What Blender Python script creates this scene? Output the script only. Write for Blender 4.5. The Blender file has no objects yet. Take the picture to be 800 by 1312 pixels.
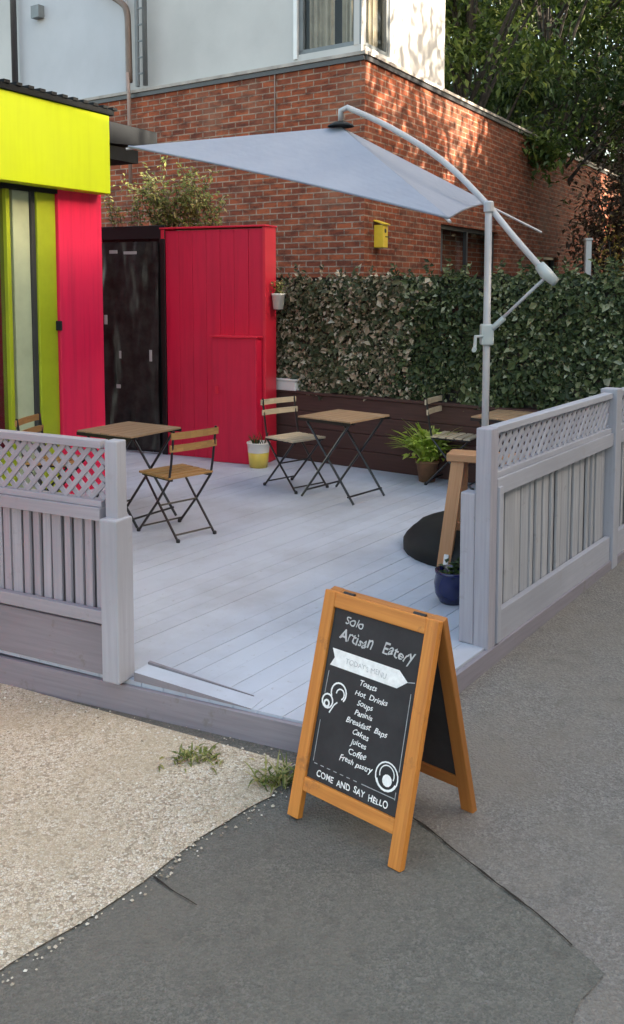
import bpy, math, random
from mathutils import Vector, Matrix, noise
random.seed(7)
R = math.radians
sc = bpy.context.scene
col = sc.collection
V = Vector
UP = V((0, 0, 1))

# ------------------------------------------------------------------ materials
def new_mat(name):
    m = bpy.data.materials.new(name); m.use_nodes = True
    nt = m.node_tree
    b = nt.nodes['Principled BSDF']
    return m, nt, b

def N(nt, t, **kw):
    n = nt.nodes.new(t)
    for k, v in kw.items():
        if k in n.inputs.keys(): n.inputs[k].default_value = v
        else: setattr(n, k, v)
    return n

def ramp(nt, fac, stops):
    r = nt.nodes.new('ShaderNodeValToRGB')
    el = r.color_ramp.elements
    while len(el) < len(stops): el.new(0.5)
    for e, (p, c) in zip(el, stops):
        e.position = p; e.color = (c[0], c[1], c[2], 1)
    nt.links.new(fac, r.inputs['Fac'])
    return r.outputs['Color']

def mix(nt, fac, a, b, mode='MIX'):
    n = nt.nodes.new('ShaderNodeMix'); n.data_type = 'RGBA'; n.blend_type = mode
    for sock, val in ((n.inputs[0], fac), (n.inputs[6], a), (n.inputs[7], b)):
        if isinstance(val, (int, float)): sock.default_value = val
        elif isinstance(val, (tuple, list)): sock.default_value = (*val[:3], 1)
        else: nt.links.new(val, sock)
    return n.outputs[2]

def bump(nt, b, h, strength=.3, dist=.01):
    n = N(nt, 'ShaderNodeBump', Strength=strength, Distance=dist)
    nt.links.new(h, n.inputs['Height']); nt.links.new(n.outputs['Normal'], b.inputs['Normal'])

def coords(nt, kind='UV', scale=(1, 1, 1)):
    t = nt.nodes.new('ShaderNodeTexCoord'); m = nt.nodes.new('ShaderNodeMapping')
    m.inputs['Scale'].default_value = scale
    nt.links.new(t.outputs[kind], m.inputs['Vector'])
    return m.outputs['Vector']

def noise_tex(nt, vec, scale, detail=4, rough=.55):
    n = N(nt, 'ShaderNodeTexNoise', Scale=scale, Detail=detail, Roughness=rough)
    nt.links.new(vec, n.inputs['Vector'])
    return n.outputs['Fac']

def wood(name, c1, c2, rough=.6, grain=1.0, bumps=.25, worn=None, spec=.4):
    """timber: grain runs along the UV u direction of each bar, tone varies per board"""
    m, nt, b = new_mat(name)
    g = noise_tex(nt, coords(nt, 'UV', (2.5*grain, 55*grain, 1)), 1.0, 6, .6)
    lo = noise_tex(nt, coords(nt, 'UV', (.9, 1.3, 1)), 1.0, 2, .5)
    c = mix(nt, ramp(nt, g, [(.35, (0, 0, 0)), (.68, (1, 1, 1))]), c1, c2)
    dk = tuple(x*.72 for x in c1)
    c = mix(nt, ramp(nt, lo, [(.4, (0, 0, 0)), (.7, (.75, .75, .75))]), c, dk)
    if worn:
        w = noise_tex(nt, coords(nt, 'Object'), 9, 5, .7)
        c = mix(nt, ramp(nt, w, [(.6, (0, 0, 0)), (.68, (.6, .6, .6))]), c, worn)
    nt.links.new(c, b.inputs['Base Color'])
    b.inputs['Roughness'].default_value = rough
    b.inputs['Specular IOR Level'].default_value = spec
    bump(nt, b, g, bumps, .002)
    return m

def paint(name, c, rough=.5, var=.12, scale=3.0, bumpy=.05, spec=.5, metal=0):
    m, nt, b = new_mat(name)
    n = noise_tex(nt, coords(nt, 'Object'), scale, 5, .6)
    c2 = tuple(x*(1-var*2.2) for x in c)
    nt.links.new(mix(nt, ramp(nt, n, [(.35, (0, 0, 0)), (.7, (1, 1, 1))]), c, c2), b.inputs['Base Color'])
    b.inputs['Roughness'].default_value = rough
    b.inputs['Metallic'].default_value = metal
    b.inputs['Specular IOR Level'].default_value = spec
    if bumpy:
        n2 = noise_tex(nt, coords(nt, 'Object'), 60, 3)
        bump(nt, b, n2, bumpy, .003)
    return m

def weathered(name, c, rough=.5, streak=.6):
    """painted surface with rain streaks, chalky fading and small chips"""
    m, nt, b = new_mat(name)
    st = noise_tex(nt, coords(nt, 'Object', (14, 14, .9)), 1, 5, .65)
    fa = noise_tex(nt, coords(nt, 'Object'), 1.1, 5, .6)
    ch = noise_tex(nt, coords(nt, 'Object'), 22, 5, .7)
    cc = mix(nt, ramp(nt, st, [(.45, (0, 0, 0)), (.75, (streak,)*3)]), c, tuple(x*.62 for x in c))
    cc = mix(nt, ramp(nt, fa, [(.45, (0, 0, 0)), (.75, (.35, .35, .35))]), cc, tuple(x*.85+.012 for x in c))
    cc = mix(nt, ramp(nt, ch, [(.69, (0, 0, 0)), (.74, (.55, .55, .55))]), cc, tuple(x*.4+.05 for x in c))
    nt.links.new(cc, b.inputs['Base Color'])
    nt.links.new(ramp(nt, fa, [(.3, (rough-.12,)*3), (.7, (rough+.2,)*3)]), b.inputs['Roughness'])
    bump(nt, b, ch, .12, .003)
    return m

def leafmat(name, stops, trans=.25, rough=.5):
    """leaf colour chosen per leaf from its UV; some light passes through"""
    m, nt, b = new_mat(name)
    t = nt.nodes.new('ShaderNodeTexCoord'); s = nt.nodes.new('ShaderNodeSeparateXYZ')
    nt.links.new(t.outputs['UV'], s.inputs[0])
    c = ramp(nt, s.outputs['X'], stops)
    nt.links.new(c, b.inputs['Base Color'])
    b.inputs['Roughness'].default_value = rough
    b.inputs['Specular IOR Level'].default_value = .35
    tr = nt.nodes.new('ShaderNodeBsdfTranslucent'); nt.links.new(c, tr.inputs['Color'])
    mx = nt.nodes.new('ShaderNodeMixShader'); mx.inputs[0].default_value = trans
    nt.links.new(b.outputs[0], mx.inputs[1]); nt.links.new(tr.outputs[0], mx.inputs[2])
    nt.links.new(mx.outputs[0], nt.nodes['Material Output'].inputs['Surface'])
    return m

M = {}
M['fence'] = wood('fence_paint', (.36, .345, .39), (.29, .275, .315), .55, 1, .35, (.24, .22, .235))
M['fence_white'] = wood('fence_pale_paint', (.385, .39, .44), (.33, .335, .38), .55, 1, .35, (.31, .30, .32))
M['fence_right'] = wood('fence_weathered_paint', (.42, .42, .445), (.30, .30, .32), .55, 1, .35, (.24, .235, .235))
M['fascia'] = wood('fascia_paint', (.25, .23, .26), (.205, .188, .215), .6, 1, .4, (.17, .15, .14))
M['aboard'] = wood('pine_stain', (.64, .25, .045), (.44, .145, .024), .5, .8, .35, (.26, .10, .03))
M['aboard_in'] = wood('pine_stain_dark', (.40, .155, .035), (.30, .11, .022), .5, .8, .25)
M['slat'] = wood('acacia', (.42, .235, .085), (.30, .15, .05), .5, 1, .2)
M['slat_pale'] = wood('acacia_pale', (.60, .50, .36), (.50, .40, .27), .4, 1, .2)  # paler copy of acacia; light on the chair slats put into the colour
M['slat_old'] = wood('acacia_worn', (.44, .29, .17), (.31, .19, .105), .5, 1, .3, (.42, .33, .25))
M['trestle'] = wood('raw_pine', (.44, .24, .125), (.34, .17, .08), .6, .8, .25)
M['sleeper'] = wood('brown_sleeper', (.085, .04, .033), (.055, .026, .022), .7, 1, .4)
M['steel_black'] = paint('black_steel', (.012, .012, .014), .35, .1)
M['alu'] = paint('silver_tube', (.42, .42, .44), .42, .1, spec=.5)
M['plastic_grey'] = paint('grey_plastic', (.42, .46, .46), .4, .08)
M['lime'] = weathered('lime_board', (.54, .66, .0), .5, .22)
M['lime_frame'] = paint('lime_frame', (.40, .48, .02), .4, .1)
M['pale_green'] = paint('pale_green_paint', (.50, .56, .36), .45, .1)
M['red'] = weathered('crimson_render', (.80, .012, .078), .55)
M['red_door'] = weathered('crimson_panel', (.60, .006, .047), .55)
M['red_edge'] = paint('crimson_trim', (.68, .02, .05), .4, .1, 1.6, .06)
M['roof'] = paint('roof_felt', (.016, .018, .02), .85, .2, 5, .3, .2)
M['roof_fascia'] = paint('roof_fascia_paint', (.022, .025, .029), .8, .15, spec=.2)
M['white_wall'] = paint('white_render', (.50, .495, .48), .8, .07, .9, .35)
M['cool_wall'] = paint('cool_white_render', (.47, .485, .515), .8, .06, 1.1, .3)
M['coping'] = paint('coping_stone', (.42, .38, .34), .75, .2, 4, .3)
M['white_pvc'] = paint('white_plastic', (.72, .72, .71), .35, .06)
M['pipe_grey'] = paint('grey_pipe', (.16, .18, .19), .45, .15)
M['pipe_dark'] = paint('dark_pipe', (.05, .05, .055), .45, .15)
M['pipe_pink'] = paint('faded_pipe', (.30, .22, .19), .5, .15)
M['pipe_brown'] = paint('brown_pipe', (.16, .11, .085), .5, .15)
M['curtain'] = paint('curtain_cloth', (.55, .50, .38), .85, .12, 6, 0)
M['dark_room'] = paint('room_dark', (.03, .03, .03), .9, .3)
M['black_gate'] = paint('black_board', (.010, .011, .012), .4, .2, 5)
M['black_sheet'] = paint('black_sheet', (.03, .034, .032), .42, .4, 7, 0, .35)
M['black_base'] = paint('black_rubber_cover', (.012, .014, .015), .6, .2, 5, .2, .25)
M['yellow'] = paint('yellow_paint', (.85, .58, .04), .45, .1)
M['yellow_pot'] = paint('yellow_glaze', (.72, .55, .10), .3, .08)
M['white_pot'] = paint('white_glaze', (.74, .72, .66), .3, .06)
M['blue_pot'] = paint('blue_glaze', (.006, .010, .075), .12, .2, 8, 0, .7)
M['terracotta'] = paint('terracotta', (.24, .12, .06), .7, .2, 8, .2)
M['soil'] = paint('soil', (.03, .022, .016), .95, .3, 30, .5)
M['bark'] = paint('bark', (.06, .05, .042), .9, .3, 12, .8)
M['stem'] = paint('stem', (.10, .10, .045), .7, .2)
M['chalkwhite'] = paint('chalk', (.92, .92, .90), .9, .1, 40, 0)
M['chalkgrey'] = paint('chalk_thin', (.42, .42, .43), .9, .2, 40, 0)
M['chalkfaint'] = paint('chalk_smudged', (.52, .52, .52), .9, .1, 40, 0)
M['rope'] = paint('cord', (.45, .45, .42), .8, .1)
M['facade'] = paint('far_render', (.33, .30, .27), .85, .15, 1)

def chalkboard():
    m, nt, b = new_mat('chalkboard_slate')
    n = noise_tex(nt, coords(nt, 'Object'), 7, 6, .65)
    nt.links.new(ramp(nt, n, [(.35, (.016, .016, .018)), (.75, (.034, .033, .036))]), b.inputs['Base Color'])
    b.inputs['Roughness'].default_value = .75
    return m
M['slate'] = chalkboard()

def glass():
    m, nt, b = new_mat('window_glass')
    b.inputs['Base Color'].default_value = (.02, .025, .025, 1)
    b.inputs['Roughness'].default_value = .04
    b.inputs['Specular IOR Level'].default_value = .8
    b.inputs['Alpha'].default_value = .28
    return m
M['glass'] = glass()

def brick(name, c1, c2, c3, mortar):
    m, nt, b = new_mat(name)
    uv = coords(nt, 'UV')
    nz = N(nt, 'ShaderNodeTexNoise', Scale=14, Detail=3)
    nt.links.new(uv, nz.inputs['Vector'])
    wob = N(nt, 'ShaderNodeVectorMath', operation='MULTIPLY_ADD')
    nt.links.new(nz.outputs['Color'], wob.inputs[0]); wob.inputs[1].default_value = (.008, .008, 0)
    nt.links.new(uv, wob.inputs[2])
    bt = nt.nodes.new('ShaderNodeTexBrick')
    for k, v in dict(Scale=1.0).items(): bt.inputs[k].default_value = v
    bt.inputs['Mortar Size'].default_value = .0095
    bt.inputs['Mortar Smooth'].default_value = .3
    bt.inputs['Brick Width'].default_value = .225
    bt.inputs['Row Height'].default_value = .075
    bt.inputs['Bias'].default_value = -.1
    bt.inputs['Color1'].default_value = (*c1, 1); bt.inputs['Color2'].default_value = (*c2, 1)
    bt.inputs['Mortar'].default_value = (*mortar, 1)
    nt.links.new(wob.outputs[0], bt.inputs['Vector'])
    # soot and pale bloom over several bricks, plus a burnt tone on single bricks
    vo = N(nt, 'ShaderNodeTexNoise', Scale=1.0, Detail=5, Roughness=.75)
    mp = nt.nodes.new('ShaderNodeMapping'); mp.inputs['Scale'].default_value = (3.2, 9, 1)
    nt.links.new(uv, mp.inputs['Vector']); nt.links.new(mp.outputs['Vector'], vo.inputs['Vector'])
    c = mix(nt, ramp(nt, vo.outputs['Fac'], [(.42, (0, 0, 0)), (.66, (.9, .9, .9))]), bt.outputs['Color'], c3)
    gr = noise_tex(nt, uv, 1.1, 5, .7)
    c = mix(nt, ramp(nt, gr, [(.5, (0, 0, 0)), (.75, (.45, .45, .45))]), c, (.30, .20, .14))
    fi = noise_tex(nt, uv, 90, 3, .6)
    c = mix(nt, .35, c, ramp(nt, fi, [(.3, (.35, .35, .35)), (.7, (1, 1, 1))]), 'MULTIPLY')
    nt.links.new(c, b.inputs['Base Color'])
    b.inputs['Roughness'].default_value = .85
    b.inputs['Specular IOR Level'].default_value = .2
    inv = N(nt, 'ShaderNodeMath', operation='SUBTRACT'); inv.inputs[0].default_value = 1.0
    nt.links.new(bt.outputs['Fac'], inv.inputs[1])
    ad = N(nt, 'ShaderNodeMath', operation='MULTIPLY_ADD'); nt.links.new(fi, ad.inputs[0]); ad.inputs[1].default_value = .35
    nt.links.new(inv.outputs[0], ad.inputs[2])
    bump(nt, b, ad.outputs[0], .7, .008)
    return m
M['brick'] = brick('red_brick', (.39, .10, .042), (.215, .054, .029), (.085, .032, .023), (.38, .27, .20))

def deck_mat():
    m, nt, b = new_mat('deck_paint')
    g = noise_tex(nt, coords(nt, 'UV', (2, 45, 1)), 1, 5, .6)
    t = noise_tex(nt, coords(nt, 'UV', (.35, 2.2, 1)), 1, 2, .5)
    o = coords(nt, 'Object')
    d = noise_tex(nt, o, 1.3, 6, .65)
    sp = noise_tex(nt, o, 26, 4, .7)
    c = mix(nt, ramp(nt, t, [(.35, (0, 0, 0)), (.65, (1, 1, 1))]), (.435, .475, .56), (.48, .52, .60))
    c = mix(nt, ramp(nt, d, [(.42, (0, 0, 0)), (.68, (.85, .85, .85))]), c, (.355, .37, .42))
    c = mix(nt, ramp(nt, sp, [(.62, (0, 0, 0)), (.72, (.55, .55, .55))]), c, (.25, .245, .25))
    nt.links.new(c, b.inputs['Base Color'])
    b.inputs['Roughness'].default_value = .6
    b.inputs['Specular IOR Level'].default_value = .35
    bump(nt, b, g, .25, .002)
    return m
M['deck'] = deck_mat()

def asphalt(name, c, c2, stain):
    m, nt, b = new_mat(name)
    o = coords(nt, 'Object')
    v = N(nt, 'ShaderNodeTexVoronoi', Scale=95); nt.links.new(o, v.inputs['Vector'])
    f = noise_tex(nt, o, 160, 3, .7)
    d = noise_tex(nt, o, 1.5, 6, .7)
    d2 = noise_tex(nt, o, 9, 5, .7)
    s = N(nt, 'ShaderNodeSeparateColor'); nt.links.new(v.outputs['Color'], s.inputs[0])
    cc = mix(nt, ramp(nt, s.outputs[0], [(.25, (0, 0, 0)), (.9, (1, 1, 1))]), c, c2)
    cc = mix(nt, ramp(nt, s.outputs[1], [(.95, (0, 0, 0)), (.99, (.4, .4, .4))]), cc, (.28, .265, .245))
    cc = mix(nt, ramp(nt, f, [(.35, (.7, .7, .7)), (.55, (0, 0, 0))]), cc, tuple(x*.5 for x in c))
    cc = mix(nt, ramp(nt, d, [(.40, (0, 0, 0)), (.66, (.9, .9, .9))]), cc, stain)
    cc = mix(nt, ramp(nt, d2, [(.52, (0, 0, 0)), (.75, (.5, .5, .5))]), cc, tuple(x*.55 for x in c))
    # old flattened gum and bird marks
    g = N(nt, 'ShaderNodeTexVoronoi', Scale=5.5); nt.links.new(o, g.inputs['Vector'])
    gd = N(nt, 'ShaderNodeMath', operation='MULTIPLY_ADD'); nt.links.new(d2, gd.inputs[0]); gd.inputs[1].default_value = .10
    nt.links.new(g.outputs['Distance'], gd.inputs[2])
    cc = mix(nt, ramp(nt, gd.outputs[0], [(.05, (.3, .3, .3)), (.08, (0, 0, 0))]), cc, (.26, .255, .24))
    nt.links.new(cc, b.inputs['Base Color'])
    b.inputs['Roughness'].default_value = .85
    b.inputs['Specular IOR Level'].default_value = .25
    h = N(nt, 'ShaderNodeMath', operation='ADD'); nt.links.new(v.outputs['Distance'], h.inputs[0]); nt.links.new(f, h.inputs[1])
    bump(nt, b, h.outputs[0], .8, .007)
    return m
M['asphalt'] = asphalt('asphalt_pale', (.20, .183, .166), (.28, .26, .236), (.215, .19, .16))
M['asphalt_dark'] = asphalt('asphalt_dark', (.146, .141, .123), (.202, .193, .168), (.162, .151, .128))
M['ground'] = asphalt('ground_dirt', (.10, .095, .09), (.14, .135, .13), (.10, .09, .08))

def aggregate():
    m, nt, b = new_mat('exposed_aggregate')
    o = coords(nt, 'Object')
    wob = N(nt, 'ShaderNodeTexNoise', Scale=30, Detail=2); nt.links.new(o, wob.inputs['Vector'])
    ma = N(nt, 'ShaderNodeVectorMath', operation='MULTIPLY_ADD'); nt.links.new(wob.outputs['Color'], ma.inputs[0])
    ma.inputs[1].default_value = (.012, .012, .012); nt.links.new(o, ma.inputs[2])
    v = N(nt, 'ShaderNodeTexVoronoi', Scale=98); nt.links.new(ma.outputs[0], v.inputs['Vector'])
    e = N(nt, 'ShaderNodeTexVoronoi', Scale=98, feature='DISTANCE_TO_EDGE'); nt.links.new(ma.outputs[0], e.inputs['Vector'])
    s = N(nt, 'ShaderNodeSeparateColor'); nt.links.new(v.outputs['Color'], s.inputs[0])
    st = ramp(nt, s.outputs[0], [(.05, (.33, .27, .20)), (.25, (.58, .49, .365)), (.65, (.68, .595, .46)), (.95, (.74, .69, .59))])
    c = mix(nt, ramp(nt, e.outputs['Distance'], [(.02, (.8, .8, .8)), (.13, (0, 0, 0))]), st, (.31, .25, .18))
    d = noise_tex(nt, o, 2.2, 6, .7)
    c = mix(nt, ramp(nt, d, [(.42, (0, 0, 0)), (.70, (.8, .8, .8))]), c, (.46, .385, .27))
    d3 = noise_tex(nt, o, 11, 5, .7)
    c = mix(nt, ramp(nt, d3, [(.55, (0, 0, 0)), (.75, (.55, .55, .55))]), c, (.36, .31, .215))
    nt.links.new(c, b.inputs['Base Color'])
    b.inputs['Roughness'].default_value = .85
    b.inputs['Specular IOR Level'].default_value = .25
    h = N(nt, 'ShaderNodeMath', operation='MINIMUM'); nt.links.new(e.outputs['Distance'], h.inputs[0]); h.inputs[1].default_value = .3
    bump(nt, b, h.outputs[0], .7, .014)
    return m
M['aggregate'] = aggregate()
M['grit'] = leafmat('grit_stones', [(0, (.22, .18, .13)), (.3, (.42, .36, .28)), (.7, (.58, .52, .42)), (1, (.70, .67, .60))], 0, .8)

def fabric():
    m, nt, b = new_mat('canopy_fabric')
    n = noise_tex(nt, coords(nt, 'Object'), 2.0, 4)
    c = ramp(nt, n, [(.3, (.27, .305, .385)), (.7, (.32, .355, .435))])
    nt.links.new(c, b.inputs['Base Color'])
    b.inputs['Roughness'].default_value = .8
    tr = nt.nodes.new('ShaderNodeBsdfTranslucent'); tr.inputs['Color'].default_value = (.36, .40, .47, 1)
    mx = nt.nodes.new('ShaderNodeMixShader'); mx.inputs[0].default_value = .25
    nt.links.new(b.outputs[0], mx.inputs[1]); nt.links.new(tr.outputs[0], mx.inputs[2])
    nt.links.new(mx.outputs[0], nt.nodes['Material Output'].inputs['Surface'])
    w = N(nt, 'ShaderNodeTexNoise', Scale=5, Detail=3)
    nt.links.new(coords(nt, 'Object', (1, .4, 1)), w.inputs['Vector'])
    bump(nt, b, w.outputs['Fac'], .6, .035)
    return m
M['fabric'] = fabric()

M['ivy'] = leafmat('screen_leaf', [(0, (.028, .042, .02)), (.3, (.075, .095, .045)), (.55, (.15, .14, .08)), (.7, (.36, .27, .19)), (.88, (.50, .41, .30)), (1, (.58, .55, .46))], .15)
M['ivy_green'] = leafmat('screen_leaf_green', [(0, (.018, .032, .013)), (.5, (.048, .075, .028)), (.78, (.11, .14, .05)), (.91, (.26, .28, .15)), (1, (.36, .40, .30))], .15)
M['leaf_tree'] = leafmat('tree_leaf', [(0, (.022, .045, .012)), (.5, (.065, .11, .022)), (.85, (.13, .18, .035)), (1, (.22, .26, .06))], .3)
M['leaf_dark'] = leafmat('dark_tree_leaf', [(0, (.014, .032, .011)), (.6, (.04, .075, .02)), (1, (.10, .145, .035))], .25)
M['leaf_brown'] = leafmat('brown_leaf', [(0, (.04, .026, .018)), (.5, (.08, .054, .036)), (1, (.16, .115, .07))], .25)
M['leaf_gold'] = leafmat('golden_leaf', [(0, (.10, .08, .015)), (.5, (.22, .16, .03)), (1, (.36, .26, .06))], .3)
M['leaf_fern'] = leafmat('lime_leaf', [(0, (.16, .27, .03)), (.5, (.40, .52, .06)), (1, (.62, .68, .22))], .3)
M['leaf_weed'] = leafmat('weed_leaf', [(0, (.08, .11, .025)), (.5, (.20, .23, .055)), (.8, (.34, .33, .11)), (1, (.44, .37, .18))], .3)

# ------------------------------------------------------------------ mesh builder
W = {}
class MB:
    def __init__(s): s.v = []; s.f = []; s.uv = []
    def face(s, pts, uvs=None):
        k = len(s.v); s.v += [V(p) for p in pts]; s.f.append(tuple(range(k, k+len(pts))))
        s.uv += list(uvs) if uvs else [(p[0], p[1]) for p in pts]
    def bar(s, p0, p1, w, t, up=UP, taper=1.0):
        """box from p0 to p1; w across, t along up; grain along the bar"""
        p0, p1 = V(p0), V(p1); a = p1-p0; L = a.length
        if L < 1e-6: return
        a = a/L
        side = a.cross(V(up))
        if side.length < 1e-4: side = a.cross(V((1, 0, 0)))
        side.normalize(); u2 = side.cross(a).normalized()
        ru, rv = random.random()*40, random.random()*40
        c = [(-1, -1), (1, -1), (1, 1), (-1, 1)]
        A = [p0+side*(w/2*i)+u2*(t/2*j) for i, j in c]
        B = [p1+side*(w/2*i*taper)+u2*(t/2*j*taper) for i, j in c]
        off = [0, w, w+t, 2*w+t, 2*w+2*t]
        for i in range(4):
            j = (i+1) % 4
            s.face([A[i], A[j], B[j], B[i]], [(ru, rv+off[i]), (ru, rv+off[i+1]), (ru+L, rv+off[i+1]), (ru+L, rv+off[i])])
        s.face(A[::-1], [(ru, rv), (ru+.01, rv), (ru+.01, rv+.01), (ru, rv+.01)])
        s.face(B, [(ru, rv), (ru+.01, rv), (ru+.01, rv+.01), (ru, rv+.01)])
    def box(s, x0, x1, y0, y1, z0, z1):
        """box with its grain along its longest side"""
        d = (x1-x0, y1-y0, z1-z0); c = ((x0+x1)/2, (y0+y1)/2, (z0+z1)/2); k = d.index(max(d))
        if k == 0: s.bar((x0, c[1], c[2]), (x1, c[1], c[2]), d[1], d[2])
        elif k == 1: s.bar((c[0], y0, c[2]), (c[0], y1, c[2]), d[0], d[2])
        else: s.bar((c[0], c[1], z0), (c[0], c[1], z1), d[0], d[1], (0, 1, 0))
    def prism(s, poly, z0, z1):
        n = len(poly); zz = z0 if callable(z0) else (lambda x, y: z0); zt = z1 if callable(z1) else (lambda x, y: z1)
        s.face([(x, y, zt(x, y)) for x, y in poly]); s.face([(x, y, zz(x, y)) for x, y in reversed(poly)])
        L = 0
        for i in range(n):
            a, b = poly[i], poly[(i+1) % n]; d = math.dist(a, b)
            s.face([(a[0], a[1], zz(*a)), (b[0], b[1], zz(*b)), (b[0], b[1], zt(*b)), (a[0], a[1], zt(*a))],
                   [(L, 0), (L+d, 0), (L+d, .1), (L, .1)]); L += d
    def tube(s, pts, r, n=8, caps=True):
        pts = [V(p) for p in pts]; rr = r if isinstance(r, (list, tuple)) else [r]*len(pts)
        k0 = len(s.v); prev = None; L = 0
        rings = []
        for i, p in enumerate(pts):
            t = (pts[min(i+1, len(pts)-1)]-pts[max(i-1, 0)]).normalized()
            if prev is None:
                x = t.cross(UP)
                if x.length < 1e-3: x = t.cross(V((1, 0, 0)))
                x.normalize()
            else:
                x = (prev - t*prev.dot(t)).normalized()
            prev = x; y = t.cross(x)
            rings.append([p + x*(rr[i]*math.cos(2*math.pi*j/n)) + y*(rr[i]*math.sin(2*math.pi*j/n)) for j in range(n)])
        for i in range(len(rings)):
            s.v += rings[i]
        for i in range(len(rings)-1):
            L1 = L + (pts[i+1]-pts[i]).length
            for j in range(n):
                a = k0+i*n+j; b = k0+i*n+(j+1) % n
                s.f.append((a, b, b+n, a+n)); s.uv += [(L, j/n*.1), (L, (j+1)/n*.1), (L1, (j+1)/n*.1), (L1, j/n*.1)]
            L = L1
        if caps:
            s.f.append(tuple(k0+j for j in reversed(range(n)))); s.uv += [(0, 0)]*n
            e = k0+(len(rings)-1)*n
            s.f.append(tuple(e+j for j in range(n))); s.uv += [(0, 0)]*n
    def lathe(s, prof, c=(0, 0, 0), n=20):
        c = V(c); k0 = len(s.v)
        for (r, z) in prof:
            s.v += [c+V((r*math.cos(2*math.pi*j/n), r*math.sin(2*math.pi*j/n), z)) for j in range(n)]
        for i in range(len(prof)-1):
            for j in range(n):
                a = k0+i*n+j; b = k0+i*n+(j+1) % n
                s.f.append((a, b, b+n, a+n)); s.uv += [(j/n, prof[i][1]), ((j+1)/n, prof[i][1]), ((j+1)/n, prof[i+1][1]), (j/n, prof[i+1][1])]
    def leaf(s, c, d, nrm, L, w, u=None):
        """one pointed leaf, folded a little along its midrib"""
        c, d = V(c), V(d).normalized()
        sd = d.cross(V(nrm))
        if sd.length < 1e-3: sd = d.cross(V((.3, .9, .2)))
        sd.normalize(); nn = sd.cross(d)
        u = random.random() if u is None else u
        a = c; b = c+d*(L*.45)+sd*(w/2)+nn*(w*.18); t = c+d*L - nn*(L*.12); e = c+d*(L*.45)-sd*(w/2)+nn*(w*.18)
        s.face([a, b, t, e], [(u, .2)]*4)
    def build(s, name, mat, parent=None, bevel=0, smooth=False, local=False, solid=0):
        me = bpy.data.meshes.new(name)
        vs = s.v
        if parent is not None and not local:
            inv = W[parent].inverted(); vs = [inv @ p for p in vs]
        me.from_pydata([tuple(p) for p in vs], [], s.f)
        uvl = me.uv_layers.new(name='UVMap')
        for i, q in enumerate(s.uv): uvl.data[i].uv = q
        me.materials.append(M[mat] if isinstance(mat, str) else mat)
        if smooth:
            me.polygons.foreach_set('use_smooth', [True]*len(me.polygons))
        me.update()
        o = bpy.data.objects.new(name, me); col.objects.link(o)
        if parent is not None: o.parent = parent; W[o] = W[parent]
        else: W[o] = Matrix.Identity(4)
        if solid:
            md = o.modifiers.new('thickness', 'SOLIDIFY'); md.thickness = solid; md.offset = 0
        if bevel:
            wd = o.modifiers.new('weld', 'WELD'); wd.merge_threshold = .0002
            md = o.modifiers.new('edges', 'BEVEL'); md.width = bevel; md.segments = 2; md.limit_method = 'ANGLE'; md.angle_limit = R(40)
        return o

def tag(o, label, cat, group=None, kind=None):
    if label: o['label'] = label
    if cat: o['category'] = cat
    if group: o['group'] = group
    if kind: o['kind'] = kind
    return o
def thing(name, loc, rotz, label, cat, group=None):
    o = bpy.data.objects.new(name, None); o.empty_display_size = .2; col.objects.link(o)
    o.location = loc; o.rotation_euler = (0, 0, rotz)
    W[o] = Matrix.Translation(V(loc)) @ Matrix.Rotation(rotz, 4, 'Z')
    return tag(o, label, cat, group)
def struct(o, label=None):
    o['kind'] = 'structure'
    if label: o['label'] = label
    return o
def copy_tree(o, parent=None):
    c = o.copy(); col.objects.link(c)
    if parent is not None: c.parent = parent
    for ch in list(o.children): copy_tree(ch, c)
    return c

# ------------------------------------------------------------------ ground
def gz(x, y=0): return -.12 + .03*x
def sheet(name, poly, lift, mat):
    mb = MB(); mb.face([(x, y, gz(x, y)+lift) for x, y in poly]); return mb.build(name, mat)
mb = MB(); mb.face([(x, y, gz(x)-.012) for x, y in ((-60, -60), (60, -60), (60, 90), (-60, 90))])
struct(mb.build('ground', 'ground'), 'dark tarmac ground reaching out under everything')
struct(sheet('pavement', [(-8, -12), (-2, -12), (14, 4), (40, 40), (22, 40), (2.9, 7.2), (-2.3, 10.5), (-9, 6)], -.008, 'asphalt'),
       'pale grey asphalt pavement beside the right fence')
def wobble(pts, amp, step=.05):
    out = []
    for i in range(len(pts)-1):
        a, b = V((*pts[i], 0)), V((*pts[i+1], 0)); n = max(1, int((b-a).length/step))
        for k in range(n):
            p = a.lerp(b, k/n); q = noise.noise_vector(p*6)*amp + noise.noise_vector(p*23)*amp*.4
            out.append((p.x+q.x, p.y+q.y))
    out.append(pts[-1]); return out
seam = wobble([(.02, 3.62), (.30, 3.28), (.365, 3.156), (.684, 2.63), (.80, 2.39), (.64, 2.19), (.2, 1.5), (-1.2, .2)], .022)
struct(sheet('asphalt_patch', seam + [(-1.2, -3), (-7, -3), (-7, 6), (-.5, 4.0)], -.004, 'asphalt_dark'),
       'darker asphalt strip in front of the sandwich board')
edge = wobble([(-.08, 3.56), (-.163, 3.335), (-.32, 3.15), (-.516, 2.886), (-.70, 2.66), (-.871, 2.494), (-1.3, 1.95), (-1.9, 1.2)], .02)
struct(sheet('aggregate_path', edge + [(-6.5, 1.2), (-6.5, 7.2), (-3.4, 5.5)], .002, 'aggregate'),
       'beige pebbly concrete path in front of the deck')
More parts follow.
